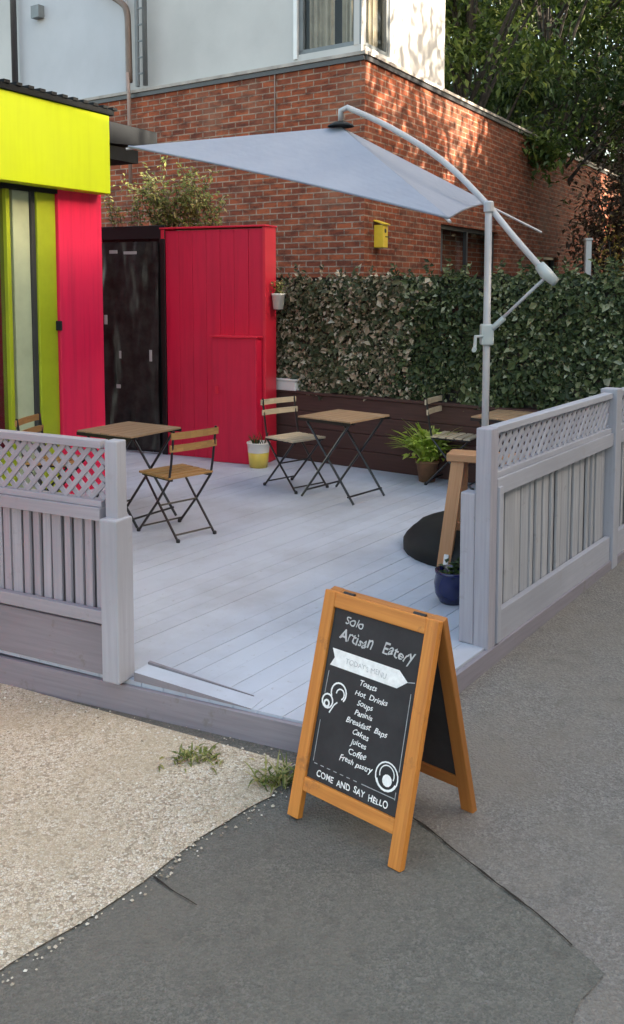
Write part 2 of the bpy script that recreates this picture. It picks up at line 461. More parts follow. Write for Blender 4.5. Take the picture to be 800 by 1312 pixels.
# open joint between the two asphalts, and one across the dark strip
def crack(pts, w, name, label):
    mb = MB(); P = wobble(pts, .008, .03)
    for i in range(len(P)-1):
        a, b = P[i], P[i+1]; d = (V((*b, 0))-V((*a, 0))).normalized(); n = V((-d.y, d.x, 0))
        w0 = w*(.35+.9*abs(noise.noise(V((a[0]*9, a[1]*9, 1))))); w1 = w*(.35+.9*abs(noise.noise(V((b[0]*9, b[1]*9, 1)))))
        q = [V((*a, 0))+n*w0, V((*a, 0))-n*w0, V((*b, 0))-n*w1, V((*b, 0))+n*w1]
        mb.face([(p.x, p.y, gz(p.x)+.001) for p in q])
    return struct(mb.build(name, 'soil'), label)
crack([(.30, 3.28), (.365, 3.156), (.684, 2.63), (.75, 2.5)], .006, 'pavement_joint', 'dark open joint between the two asphalts')
crack([(-.52, 2.87), (-.36, 2.72)], .004, 'pavement_crack', 'short crack running into the dark asphalt')

gr = MB(); rg = random.Random(77)
E2 = [(p[0], p[1]) for p in edge]
for i in range(2600):
    if i < 1100 and i % 5 > 1: continue
    if i < 1100:
        p = E2[rg.randrange(len(E2)-8)]; x, y = p[0]+abs(rg.gauss(0, .05))*(1 if rg.random() < .55 else -1)*.75, p[1]+rg.gauss(0, .03)
    elif i < 1500 and i >= 1100:
        t = rg.random(); x, y = .15-2.2*t, 3.50+1.12*t-abs(rg.gauss(0, .06))-.035
    else: x, y = rg.uniform(-1.6, -.1), rg.uniform(2.4, 4.3)
    if y > 3.60-.51*(x-.1)-.02: continue
    if i >= 1500 and (x-(-.871))*(3.335-2.494)-(y-2.494)*(-.163+.871) > 0: continue
    r = rg.choice((.0022, .003, .004, .006)) if i < 1500 else rg.choice((.002, .003, .0045)); c = V((x, y, gz(x)+r*.45+.002)); a0 = rg.random()*6
    ring = [c+V((r*rg.uniform(.8, 1.4)*math.cos(a0+k*1.257), r*rg.uniform(.8, 1.3)*math.sin(a0+k*1.257), r*rg.uniform(-.5, .1))) for k in range(5)]
    tp = c+V((r*rg.uniform(-.3, .3), r*rg.uniform(-.3, .3), r*.75)); u = rg.random()
    for k in range(5): gr.face([ring[k], ring[(k+1) % 5], tp], [(u, .2)]*3)
o = gr.build('loose_grit', 'grit'); tag(o, 'loose pale grit scattered along the edge of the pebbly path', 'grit', None, 'stuff')

# ------------------------------------------------------------------ deck
C0 = V((.206, 3.545, 0))
DR = V((math.sin(R(36)), math.cos(R(36)), 0))       # along the street fence
DL = V((-.891, .454, 0)).normalized()               # along the front fence
deck_poly = [(.206, 3.545), (2.95, 7.32), (-.4, 9.75), (-2.5, 10.75), (-3.31, 5.34)]
def clip(poly, p, n):
    out = []
    for i in range(len(poly)):
        a, b = V((*poly[i], 0)), V((*poly[(i+1) % len(poly)], 0)); da, db = (a-p).dot(n), (b-p).dot(n)
        if da >= 0: out.append((a.x, a.y))
        if da*db < 0: q = a.lerp(b, da/(da-db)); out.append((q.x, q.y))
    return out
mb = MB(); nd = V((-DR.y, DR.x, 0)); bw = .121
for k in range(-2, 46):
    p0 = C0+nd*(k*bw+.0014); p1 = C0+nd*((k+1)*bw-.0014)
    q = clip(clip(deck_poly, p0, nd), p1, -nd)
    if len(q) >= 3:
        k0 = len(mb.uv); mb.prism(q, -.024, random.uniform(-.0012, .0012)); ru, rv = random.random()*30, random.random()*30
        kk = k0
        for fc in mb.f[-(len(q)+2):]:
            for vi in fc:
                w = mb.v[vi]-C0; mb.uv[kk] = (w.dot(DR)+ru, w.dot(nd)+rv); kk += 1
struct(mb.build('deck', 'deck'), 'pale blue grey painted timber deck with long boards')
mb = MB(); cen = V((-.8, 7.2, 0))
mb.prism([tuple((cen+(V((*p, 0))-cen)*.985)[:2]) for p in deck_poly], -.4, -.009)
struct(mb.build('deck_underframe', 'fence'), 'dark timber underframe below the deck')
mb = MB()
out = V((-.454, -.891, 0)).normalized()
a = C0+out*.014+V((.01, -.005, 0)); e = C0+DL*4.0+out*.014
mb.bar(a+V((0, 0, -.105)), e+V((0, 0, -.16)), .026, .20, UP)
oR = V((DR.y, -DR.x, 0))
mb.bar(C0+oR*.014-DR*.0+V((0, 0, -.075)), C0+DR*4.6+oR*.014+V((0, 0, -.075)), .026, .13, UP)
struct(mb.build('deck_fascia', 'fascia', bevel=.003), 'mauve grey fascia board along the deck edge')
# tapered edge board by the left gatepost; face and gap shade set as dark colour
mb = MB()
q0, q1 = C0+DL*1.14+out*.004, C0+DL*.52+out*.004
for off, h0, h1, w in ((0, .042, .003, .10),):
    b0, b1 = q0-out*w, q1-out*w
    P = [q0, q1, b1, b0]
    top = [q0+UP*h0, q1+UP*h1, b1+UP*h1, b0+UP*h0]
    mbf = MB(); mbf.face([P[0], P[1], top[1], top[0]], [(0, 0), (.6, 0), (.6, .1), (0, .1)])
    for fc in ([top[0], top[3], top[2], top[1]], [P[1], P[2], top[2], top[1]], [P[2], P[3], top[3], top[2]], [P[3], P[0], top[0], top[3]]):
        mb.face(fc, [(0, 0), (.6, 0), (.6, .1), (0, .1)])
mb2 = MB()
mb2.bar(q0-out*.112+UP*.026, q1-out*.108+UP*.003+DL*.05, .016, .052, UP, .15)
struct(mb.build('deck_threshold', 'deck'), 'tapered board closing the raised deck corner')
struct(mbf.build('threshold_face', 'fascia'), 'tapered face of the raised deck corner, its shade put in as dark colour')
struct(mb2.build('deck_gap_shadow', 'fascia'), 'dark strip standing in for the shadow gap behind the tapered board')

# ------------------------------------------------------------------ fences
def lattice(mb, x0, x1, z0, z1, y, sp, w, t):
    """diagonal slats at 45 degrees in two layers, clipped to the frame"""
    H = z1-z0
    for s, yy in ((1, y-t/2), (-1, y+t/2)):
        c = x0-H
        while c < x1+H:
            if s == 1: pa, pb = [c, z0], [c+H, z1]
            else: pa, pb = [c, z1], [c+H, z0]
            for p, q in ((pa, pb), (pb, pa)):
                if p[0] < x0: k = (x0-p[0])/(q[0]-p[0]) if q[0] != p[0] else 0; p[1] += (q[1]-p[1])*k; p[0] = x0
            for p, q in ((pb, pa), (pa, pb)):
                if p[0] > x1: k = (x1-p[0])/(q[0]-p[0]) if q[0] != p[0] else 0; p[1] += (q[1]-p[1])*k; p[0] = x1
            if pb[0]-pa[0] > .008: mb.bar((pa[0], yy, pa[1]), (pb[0], yy, pb[1]), t, w, UP)
            c += sp
def panel(root, x0, x1, so, mats, zz, bwid):
    """one fence bay in local coordinates; so = side (+1/-1 in y) that faces outward"""
    frame, board = mats; zb, zl, zm0, zm1, zt = zz
    mb = MB(); mb.box(x0, x1, so*.0-.03, so*.0+.03, zt-.035, zt); mb.build('top_rail', frame, root, .003, local=True)
    mb = MB(); mb.box(x0, x1, min(so*-.02, so*.042), max(so*-.02, so*.042), zm0, zm1)
    mb.box(x0, x1, -.028, .028, zm1+.001, zm1+.03)
    mb.build('middle_rail', frame, root, .003, local=True)
    mb = MB(); mb.box(x0, x1, min(so*.002, so*.036), max(so*.002, so*.036), zb, zl); mb.build('bottom_rail', frame, root, .003, local=True)
    mb = MB(); lattice(mb, x0+.001, x1-.001, zm1+.031, zt-.036, 0, .078, .024, .008); mb.build('lattice', frame, root, local=True)
    mb = MB(); x = x0+.004; k = 0
    while x < x1-.02:
        w = min(bwid*random.uniform(.93, 1.07), x1-x-.002); tw = random.uniform(.002, .007)
        y0 = -so*.012+random.uniform(-.003, .003)
        mb.bar((x+w/2, y0, zb+.01), (x+w/2+random.uniform(-.002, .002), y0, zm0+.004), w-random.uniform(.009, .022), .016, (random.uniform(-.22, .22), 1, 0)); x += w; k += 1
    mb.build('board_panel', board, root, .003, local=True)
    mb = MB(); x = x0+.004
    while x < x1-.02:
        w = min(.12, x1-x-.002); mb.box(x+.001, x+w-.001, min(-so*.026, -so*.040), max(-so*.026, -so*.040), zb+.012, zm0+.003); x += w
    mb.build('backing_boards', 'fascia', root, local=True)
def post(root, x, h, y=0, w=.1, mat='fence', cap=True, z0=-.12):
    mb = MB(); mb.box(x-w/2, x+w/2, y-w/2, y+w/2, z0, h); o = mb.build('post', mat, root, .006, local=True)
    return o
# front fence (left): starts at its gatepost, runs away to the left; local +y is the outside
LP = V((-.898, 4.098, 0)); lf = thing('garden_fence', LP, math.atan2(DL.y, DL.x), 'mauve grey front fence with trellis top left of the deck entrance', 'fence')
post(lf, -.012, 1.105, -.004, .07, 'fence_white', z0=.0)
mb = MB(); mb.box(-.066, .032, -.052, .066, .0, .755); mb.build('post_sleeve', 'fence_white', lf, .008, local=True)
panel(lf, .048, 2.2, 1, ('fence', 'fence'), (.255, .315, .735, .795, 1.10), .066)
post(lf, 2.25, 1.105, z0=.0)
mb = MB(); mb.box(.048, 2.2, -.02, .012, .002, .235); mb.build('base_board', 'fascia', lf, .004, local=True)
# street fence (right)
RP = V((.872, 4.50, 0)); rf = thing('garden_fence', RP, math.atan2(DR.y, DR.x), 'pale grey street fence with trellis top right of the deck entrance', 'fence')
post(rf, -.014, 1.10, 0, .083, 'fence')
post(rf, -.012, .77, .083, .08, 'fence', z0=0)
mb = MB(); mb.box(.03, .075, -.052, -.012, .0, .80); mb.build('post_cladding', 'fence_white', rf, .003, local=True)
panel(rf, .03, 1.80, -1, ('fence_white', 'fence_right'), (-.075, .15, .755, .84, 1.10), .098)
post(rf, 1.86, 1.125, 0, .11, 'fence_white')
panel(rf, 1.92, 3.45, -1, ('fence_white', 'fence_right'), (-.06, .15, .755, .84, 1.10), .098)
post(rf, 3.5, 1.11, 0, .1, 'fence_white')

# ------------------------------------------------------------------ sandwich board
AL, AR = V((-.076, 3.179, gz(-.076))), V((.276, 2.866, gz(.276)))
ax = (AR-AL); ax.z = 0; AW = ax.length+.035; ax.normalize(); back = V((-ax.y, ax.x, 0))
Mx = (AL+AR)/2 + back*.235
ab = thing('sandwich_board', (Mx.x, Mx.y, (AL.z+AR.z)/2), math.atan2(ax.y, ax.x), 'orange wooden sandwich board with a handwritten chalk menu standing at the deck corner', 'sandwich board')
AH = .785; SP = .225; hw = AW/2; sw = .052; th = .03
def apt(x, k, side, off=0):       # point on a leaning leaf: k 0..1 from foot to top
    y0 = side*SP; n = V((0, side*AH, SP)).normalized()
    return V((x, y0*(1-k)+side*.012*k, AH*k)) + n*off
AN = lambda side: V((0, side*AH, SP)).normalized()
SL = math.hypot(AH, SP)
for side in (-1, 1):
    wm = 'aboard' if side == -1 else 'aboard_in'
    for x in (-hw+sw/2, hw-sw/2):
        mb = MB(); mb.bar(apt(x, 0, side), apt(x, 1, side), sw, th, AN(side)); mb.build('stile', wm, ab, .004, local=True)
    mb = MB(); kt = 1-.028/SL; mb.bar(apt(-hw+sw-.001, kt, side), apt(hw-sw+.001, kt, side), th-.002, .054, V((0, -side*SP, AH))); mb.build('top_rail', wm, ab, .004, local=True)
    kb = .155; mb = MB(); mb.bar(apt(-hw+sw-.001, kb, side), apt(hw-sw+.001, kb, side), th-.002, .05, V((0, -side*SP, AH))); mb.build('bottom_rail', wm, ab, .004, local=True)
    k0, k1 = kb+.025/SL, kt-.027/SL
    mb = MB(); c0, c1 = apt(0, k0, side, -.002), apt(0, k1, side, -.002)
    mb.bar(c0, c1, AW-2*sw, .008, AN(side)); cb = mb.build('chalkboard', 'slate', ab, local=True)
    if side == -1: front = cb; FK = (k0, k1)
for x in (-hw*.62, hw*.62):
    mb = MB(); mb.tube([(x-.025, 0, AH-.004), (x+.025, 0, AH-.004)], .008, 10); mb.build('hinge', 'steel_black', ab, local=True)
# lettering on the front slate: u across 0..1, v down 0..1
bwid, bh = AW-2*sw, (FK[1]-FK[0])*SL
e_u = V((1, 0, 0)); e_v = (apt(0, 0, -1)-apt(0, 1, -1)).normalized(); e_n = AN(-1)
TL = apt(-bwid/2, FK[1], -1, .0028)
def bpt(u, v, lift=0): return TL + e_u*(u*bwid) + e_v*(v*bh) + e_n*lift
def text(mb, s, u, v, size, align='CENTER', shear=.25, sx=1.0, bold=0.0, rot=0, lift=0):
    cu = bpy.data.curves.new('lettering', 'FONT'); cu.body = s; cu.size = 1; cu.align_x = align; cu.shear = shear
    cu.resolution_u = 3; cu.offset = bold
    ob = bpy.data.objects.new('lettering', cu); col.objects.link(ob)
    bpy.context.view_layer.update(); dg = bpy.context.evaluated_depsgraph_get()
    me = bpy.data.meshes.new_from_object(ob.evaluated_get(dg))
    o = bpt(u, v, lift); cr, sr = math.cos(rot), math.sin(rot)
    k = len(mb.v)
    for vt in me.vertices:
        x, y = vt.co.x*size*sx, vt.co.y*size
        # hand-drawn unevenness of the chalk
        x += noise.noise(V((x*40, y*40+v*9, 3)))*size*.12; y += noise.noise(V((x*34, y*20, v*31)))*size*.24
        mb.v.append(o + e_u*(x*cr-y*sr) - e_v*(y*cr+x*sr))
    for p in me.polygons:
        mb.f.append(tuple(k+i for i in p.vertices)); mb.uv += [(0, 0)]*len(p.vertices)
    bpy.data.objects.remove(ob); bpy.data.curves.remove(cu); bpy.data.meshes.remove(me)
def stroke(mb, pts, w, lift=0.0003):
    P = [bpt(u, v, lift) for u, v in pts]
    for i in range(len(P)-1):
        d = (P[i+1]-P[i]).normalized(); n = d.cross(e_n)*(w/2)
        mb.face([P[i]-n-d*w*.2, P[i+1]-n+d*w*.2, P[i+1]+n+d*w*.2, P[i]+n-d*w*.2])
def circ(cu, cv, r, a0=0, a1=360, n=16, asp=None):
    asp = bwid/bh if asp is None else asp
    return [(cu+r*math.cos(R(a0+(a1-a0)*i/n)), cv+r*asp*math.sin(R(a0+(a1-a0)*i/n))) for i in range(n+1)]
w1 = MB()
text(w1, 'Solo', .24, .085, .048, bold=.010); w1.build('title_lettering', 'chalkfaint', front, local=True); w1 = MB()
text(w1, 'Artisan', .29, .175, .057, sx=.90, bold=.012); w1.build('title_lettering', 'chalkfaint', front, local=True); w1 = MB(); text(w1, 'Eatery', .75, .175, .057, sx=.92, bold=.012)
w1.build('title_lettering', 'chalkfaint', front, local=True)
# ribbon
rb = MB()
rb.face([bpt(.05, .235, .0004), bpt(.80, .235, .0004), bpt(.90, .285, .0004), bpt(.80, .335, .0004), bpt(.05, .335, .0004), bpt(.09, .285, .0004)])
rbo = rb.build('ribbon', 'chalkwhite', front, local=True)
w2 = MB(); text(w2, "TODAY'S MENU", .45, .302, .026, shear=0, lift=.0008); w2.build('ribbon_lettering', 'chalkfaint', front, local=True)
w3 = MB()
lines = ['Toasts', 'Hot  Drinks', 'Soups', 'Paninis', 'Breakfast  Baps', 'Cakes', 'Juices', 'Coffee', 'Fresh pastry']
for i, s in enumerate(lines):
    text(w3, s, .50+(.05 if i in (1, 4) else 0), .395+i*.0545, .028, sx=1.05, bold=.010)
w3.build('menu_lettering', 'chalkwhite', front, local=True)
w4 = MB()
text(w4, 'COME  AND  SAY  HELLO', .50, .972, .030, shear=.05, sx=.93, bold=.016)
w4.build('slogan_lettering', 'chalkwhite', front, local=True)
d1 = MB()
# border with curled corners
for pts in ([(.05, .37), (.045, .50)], [(.045, .66), (.045, .895)], [(.95, .34), (.955, .76)], [(.955, .87), (.955, .91)], [(.60, .905), (.955, .905)]):
    stroke(d1, pts, .003); d1.build('chalk_line', 'chalkgrey', front, local=True); d1 = MB()
for k in range(7): stroke(d1, [(.06+k*.075, .905), (.095+k*.075, .905)], .003)
d1.build('chalk_dashes', 'chalkgrey', front, local=True); d1 = MB(); stroke(d1, [(.90, .285), (.97, .275)], .003); d1.build('ribbon_tail', 'chalkgrey', front, local=True)
d2 = MB()
# cup with steam, left
stroke(d2, circ(.20, .475, .085, 150, 400, 14), .006); stroke(d2, circ(.22, .48, .045, 180, 420, 10), .005)
stroke(d2, circ(.09, .54, .06, 0, 360, 14), .006); stroke(d2, circ(.085, .555, .028, 0, 360, 10), .007); stroke(d2, [(.13, .60), (.17, .55), (.20, .53)], .005)
d2.build('cup_drawing', 'chalkwhite', front, local=True); d2 = MB()
# round badge, right
stroke(d2, circ(.84, .81, .115, 0, 360, 20), .005); stroke(d2, circ(.84, .80, .075, 160, 380, 12), .004); stroke(d2, circ(.84, .815, .10, 20, 160, 12), .004)
P = circ(.85, .83, .05, 0, 360, 12)[:-1]; d2.face([bpt(u, v, .0004) for u, v in reversed(P)])
d2.build('badge_drawing', 'chalkwhite', front, local=True)

# ------------------------------------------------------------------ bistro chairs and tables
def make_chair(label, mat):
    t = thing('bistro_chair', (0, 0, 0), 0, label, 'chair', 'folding bistro chairs on the deck')
    hx = .185
    # seat slats (front is +y)
    mb = MB()
    for k in range(5):
        y = -.15+k*.078; mb.box(-.195, .195, y-.031, y+.031, .440, .456)
    mb.build('seat', mat, t, .004, local=True)
    for z in (.665, .755):
        mb = MB(); yb = -.205-(z-.66)*.22
        n = 8
        for i in range(n):
            x0 = -.205+.41*i/n; x1 = -.205+.41*(i+1)/n; f = lambda x: yb-.018*(1-(x/.205)**2)
            mb.bar((x0, f(x0), z), (x1, f(x1), z), .014, .048, UP)
        mb.build('back_slat', mat, t, local=True)
    for s in (-1, 1):
        x = s*hx
        mb = MB(); mb.tube([(x, .215, .012), (x, .0, .235), (x, -.165, .43), (x, -.192, .55), (x, -.228, .79)], .0095, 6)
        mb.build('back_leg_frame', 'steel_black', t, local=True)
        x2 = s*(hx-.022)
        mb = MB(); mb.tube([(x2, -.225, .012), (x2, .0, .25), (x2, .165, .432)], .0095, 6)
        mb.build('rear_leg', 'steel_black', t, local=True)
        mb = MB(); mb.box(x2-.008, x2+.008, -.17, .185, .424, .439); mb.build('seat_rail', 'steel_black', t, local=True)
        for xx, yy in ((x, .222), (x2, -.232)):
            mb = MB(); mb.lathe([(0, 0), (.014, 0), (.015, .018), (.008, .026), (0, .027)], (xx, yy, 0), 10); mb.build('foot_cap', 'steel_black', t, local=True)
    for y, z, w in ((.185, .045, hx), (-.195, .045, hx-.022), (-.02, .23, hx-.02)):
        mb = MB(); mb.tube([(-w, y, z), (w, y, z)], .007, 6); mb.build('cross_bar', 'steel_black', t, local=True)
    return t
def face_rot(fx, fy): return math.atan2(fy, fx)-math.pi/2
chair = make_chair('folding chair with orange slats, nearest the front fence on the left', 'slat')
chair.location = (-.985, 6.60, 0); chair.rotation_euler.z = face_rot(-.70, .71)
pale = make_chair('folding chair with pale slats facing the middle table beside the red cupboard', 'slat_pale')
pale.location = (-.15, 8.12, 0); pale.rotation_euler.z = face_rot(.67, -.74)
c = copy_tree(pale); c['label'] = 'folding chair with pale back slats behind the bright green potted plant'
c.location = (1.31, 8.22, 0); c.rotation_euler.z = face_rot(.85, -.5)
c = copy_tree(chair); c['label'] = 'folding chair with orange slats in front of the lime door frame'
c.location = (-1.98, 7.05, 0); c.rotation_euler.z = face_rot(.9, -.15)

def make_table(label, mat):
    t = thing('bistro_table', (0, 0, 0), 0, label, 'table', 'square bistro tables on the deck')
    mb = MB(); n = 7; w = .56/n
    for k in range(n):
        x = -.28+w*(k+.5); mb.box(x-w/2+.002, x+w/2-.002, -.275, .275, .686, .702)
    mb.build('table_top', mat, t, .003, local=True)
    mb = MB()
    for y in (-.2, .2): mb.box(-.265, .265, y-.015, y+.015, .668, .6855)
    for y in (-.276, .276): mb.box(-.28, .28, y-.004, y+.004, .665, .69)
    mb.build('under_frame', 'steel_black', t, local=True)
    for s in (-1, 1):
        for d in (-1, 1):
            y = s*(.235 if d > 0 else .215)
            mb = MB(); mb.tube([(-d*.27, y, .012), (d*.24, y, .672)], .0105, 6); mb.build('leg', 'steel_black', t, local=True)
    for d in (-1, 1):
        mb = MB(); mb.tube([(d*.225, -.235, .07), (d*.225, .235, .07)], .008, 6); mb.build('cross_bar', 'steel_black', t, local=True)
    return t
tb = make_table('square wooden bistro table with black crossed legs in the middle of the deck', 'slat_old')
tb.location = (.27, 7.72, 0); tb.rotation_euler.z = R(-40)
c = copy_tree(tb); c['label'] = 'worn wooden bistro table just behind the front fence gatepost'; c.location = (-1.40, 7.0, 0); c.rotation_euler.z = R(-33)
c = copy_tree(tb); c['label'] = 'bistro table mostly hidden behind the trellis of the street fence'; c.location = (1.72, 7.72, 0); c.rotation_euler.z = R(-36)

# ------------------------------------------------------------------ cantilever umbrella
PX, PY = 1.165, 6.137
um = thing('cantilever_umbrella', (PX, PY, 0), 0, 'silver cantilever parasol with a pale blue grey canopy beside the street fence', 'umbrella')
mb = MB(); mb.tube([(PX, PY, .05), (PX, PY, 2.31)], .024, 14); mb.build('pole', 'alu', um, smooth=True)
mb = MB(); mb.lathe([(0, 0), (.034, 0), (.034, .06), (.026, .07), (0, .07)], (PX, PY, 2.28), 14); mb.build('pole_cap', 'alu', um)
# weighted base under a black cover
mb = MB()
n, m_ = 28, 10
prof = [(.56, .0), (.57, .05), (.55, .09), (.50, .14), (.40, .18), (.26, .21), (.10, .225), (0, .225)]
for i, (r, z) in enumerate(prof): pass
mb.lathe(prof, (PX+.02, PY+.02, 0.001), 28)
for v in mb.v:
    d = noise.noise_vector(v*5)*.03; k = min(1, v.z/.06); v += V((d.x*k, d.y*k, d.z*.6*k))
mb.build('weighted_base', 'black_base', um, smooth=True)
# arm
arm = [V((.212, 6.9, 3.00)), V((.212, 6.9, 3.075)), V((.26, 6.865, 3.09)), V((.55, 6.68, 2.92)), V((.888, 6.42, 2.655)), V((1.14, 6.20, 2.36)), V((1.32, 6.03, 2.10)), V((1.50, 5.89, 1.86))]
def smoothpath(P, k=5):
    out = []
    for i in range(len(P)-1):
        p0, p1, p2, p3 = P[max(i-1, 0)], P[i], P[i+1], P[min(i+2, len(P)-1)]
        for j in range(k):
            t = j/k; out.append(.5*((2*p1)+(p2-p0)*t+(2*p0-5*p1+4*p2-p3)*t*t+(3*p1-p0-3*p2+p3)*t**3))
    out.append(P[-1]); return out
mb = MB(); mb.tube(arm[:3]+smoothpath(arm[2:])[1:], .021, 12); mb.build('arm', 'alu', um, smooth=True)
mb = MB(); mb.tube([(1.455, 5.925, 1.925), (1.49, 5.90, 1.875), (1.545, 5.86, 1.815)], [.034, .042, .03], 12); mb.build('arm_grip', 'plastic_grey', um, smooth=True)
mb = MB(); mb.tube([(1.49, 5.89, 1.85), (PX, PY, 1.48)], .011, 8); mb.build('strut', 'alu', um, smooth=True)
mb = MB(); mb.tube([(1.262, 6.063, 1.583), (PX, PY, 1.475)], .02, 8); mb.build('strut_sleeve', 'plastic_grey', um, smooth=True)
mb = MB(); mb.box(PX-.042, PX+.042, PY-.042, PY+.042, 1.40, 1.54); mb.build('collar', 'plastic_grey', um, .012)
mb = MB(); mb.tube([(PX-.03, PY-.03, 1.46), (PX-.085, PY-.06, 1.46), (PX-.09, PY-.065, 1.38)], .012, 8); mb.tube([(PX-.09, PY-.065, 1.38), (PX-.105, PY-.12, 1.375)], .016, 8); mb.build('crank_handle', 'plastic_grey', um)
# canopy: rectangular, tipped towards the pole
cL, cN, cR_ = V((-1.332, 6.8, 2.80)), V((.793, 5.4, 2.188)), V((1.70, 6.95, 2.215))
cF = cL+cR_-cN; ap = V((.212, 6.9, 2.955))
hem = []; corners = [cL, cN, ap.lerp(cR_, .74), cF]; mb = MB(); nn = 12
for i in range(4):
    A, B = corners[i], corners[(i+1) % 4]; sag = (.04, .02, .05, .10)[i]
    def pt(s, t):
        e = A.lerp(B, t); mid = 4*t*(1-t); e = e.lerp(ap, sag*mid)
        p = ap.lerp(e, s); p.z -= .045*math.sin(math.pi*s)*mid; return p
    for a in range(nn):
        for b in range(nn):
            q = [pt(a/nn, b/nn), pt((a+1)/nn, b/nn), pt((a+1)/nn, (b+1)/nn), pt(a/nn, (b+1)/nn)]
            if a == 0: q = [q[0], q[1], q[2]]
            mb.face(q)
    for b in range(nn): hem.append(pt(1, b/nn))
mb.build('canopy', 'fabric', um, solid=.004)
mb = MB(); mb.tube(hem+[hem[0]], .009, 6); mb.build('hem', 'fabric', um, smooth=True)
mb = MB(); mb.lathe([(0, .03), (.05, .03), (.09, .012), (.10, 0)], tuple(ap+V((0, 0, .005))), 14); mb.build('crown_vent', 'black_base', um)
for cc in (cL, cN, cR_, cF):
    mb = MB(); mb.tube([ap-UP*.03, cc-UP*.015+(cc-ap)*.012], .009, 6); mb.build('rib', 'alu', um)

# ------------------------------------------------------------------ crimson cupboard at the back
SLp, SRp = V((-1.56, 9.70, 0)), V((-.46, 9.20, 0))
sx_ = (SRp-SLp); SWd = sx_.length; sang = math.atan2(sx_.y, sx_.x)
cup = thing('storage_cupboard', SLp, sang, 'tall crimson timber cupboard at the back of the deck with a low crimson box door', 'cupboard')
mb = MB(); mb.box(0.03, SWd-.03, .018, .22, .001, 2.36)
nb_ = 7; bw_ = (SWd-.062)/nb_
for k in range(nb_): mb.box(.031+k*bw_+.0015, .031+(k+1)*bw_-.0015, random.uniform(-.002, .001), .0175, .002, 2.359)
mb.build('body', 'red_door', cup, .003, local=True)
mb = MB(); mb.box(SWd-.029, SWd, -.012, .23, .001, 2.375); mb.box(-.02, .029, -.012, .23, .001, 2.375); mb.build('corner_trim', 'red_edge', cup, .005, local=True)
mb = MB(); mb.box(-.03, SWd+.01, -.02, .24, 2.3765, 2.395); mb.build('top_board', 'red_edge', cup, .004, local=True)
mb = MB(); mb.box(.66, SWd-.045, -.13, -.002, .001, 1.27); mb.build('low_box', 'red_door', cup, .005, local=True)
mb = MB(); mb.box(.64, SWd-.03, -.145, -.001, 1.271, 1.29); mb.build('box_lid', 'red_edge', cup, .004, local=True)
mb = MB(); mb.box(.70, .73, -.145, -.131, .70, .78); mb.build('latch', 'red_edge', cup, .003, local=True)

# ------------------------------------------------------------------ black gate between shop and cupboard
gt = thing('side_gate', (-2.26, 10.02, 0), math.atan2(-.30, .70), 'black side gate with pale grey tags between the lime shop and red cupboard', 'gate')
mb = MB()
for k in range(7): mb.box(-.6+k*.2+.004, -.4+k*.2-.004, .0, .03, .01, 2.38)
mb.build('board_panel', 'black_gate', gt, local=True)
mb = MB(); mb.box(-.6, .8, -.03, -.001, 2.28, 2.42); mb.box(.74, .80, -.035, -.003, 0, 2.279); mb.build('gate_frame', 'black_gate', gt, .004, local=True)
mb = MB(); gx, gzn = 34, 70
def sp_(i, j):
    x = -.03+i/gx*.76; z = .05+j/gzn*2.2
    y = -.055+.06*noise.noise(V((x*5.0, z*1.1, 4)))+.012*noise.noise(V((x*13, z*5, 8)))
    return (x, min(y, -.004), z)
for i in range(gx):
    for j in range(gzn): mb.face([sp_(i, j), sp_(i+1, j), sp_(i+1, j+1), sp_(i, j+1)])
mb.build('plastic_sheet', 'black_sheet', gt, smooth=True, local=True)
mb = MB()
for (x, z, w, h) in ((.18, 2.13, .10, .035), (.36, 2.12, .16, .03), (.10, 1.38, .035, .10), (.02, .98, .03, .07), (.28, 1.02, .025, .08), (.66, 1.0, .03, .12), (.24, .70, .05, .04)):
    mb = MB(); mb.box(x, x+w, -.135, -.13, z, z+h); mb.build('reflector_tag', 'plastic_grey', gt, local=True)

# ------------------------------------------------------------------ shop front
SA = R(27); SD = V((math.sin(SA), math.cos(SA), 0)); SO = V((-1.855, 8.2, 0))
# local x runs along the shop front away from the street corner, local +y is into the shop
sh = thing('shop_front', SO, math.atan2(SD.y, SD.x), 'small single storey cafe with crimson pillar, lime door frame and lime signboard', 'shop')
# local: x toward back (s), y left-of-direction = into the shop
mb = MB(); mb.box(-.545, 0, 0, .35, -.02, 2.95); mb.build('pillar', 'red', sh, .006, local=True)
mb = MB(); mb.box(-.02, -.001, .351, 4.0, -.02, 2.94); mb.build('side_wall', 'red_door', sh, local=True)
mb = MB(); mb.box(-6, -.02, 3.9, 4.0, -.1, 2.94); mb.build('rear_wall', 'dark_room', sh, local=True)
mb = MB(); mb.box(-.76, -.548, .03, .12, .0, 2.55); mb.build('door_frame', 'lime_frame', sh, .006, local=True)
mb = MB(); mb.box(-.575, -.560, -.03, .03, 1.42, 1.50); mb.build('door_bell', 'roof_fascia', sh, .004, local=True)
mb = MB(); mb.box(-.985, -.805, .07, .12, .0, 2.55); mb.build('door', 'pale_green', sh, .006, local=True)
mb = MB(); mb.box(-.803, -.762, .05, .10, .0, 2.55); mb.build('door_gap_strip', 'pipe_dark', sh, local=True)  # dark strip standing in for the gap between frame and door
mb = MB(); mb.box(-1.075, -1.035, .05, .13, .0, 2.55); mb.box(-2.9, -2.8, .05, .13, 0, 2.55); mb.box(-2.8, -1.076, .06, .12, 0, .5); mb.build('window_frame', 'lime_frame', sh, .004, local=True)
mb = MB(); mb.box(-2.8, -1.076, .085, .095, .501, 2.55); mb.build('window_pane', 'glass', sh, local=True)
mb = MB(); mb.box(-6, -2.9, 0, .3, -.1, 2.55); mb.build('front_wall', 'red', sh, local=True)
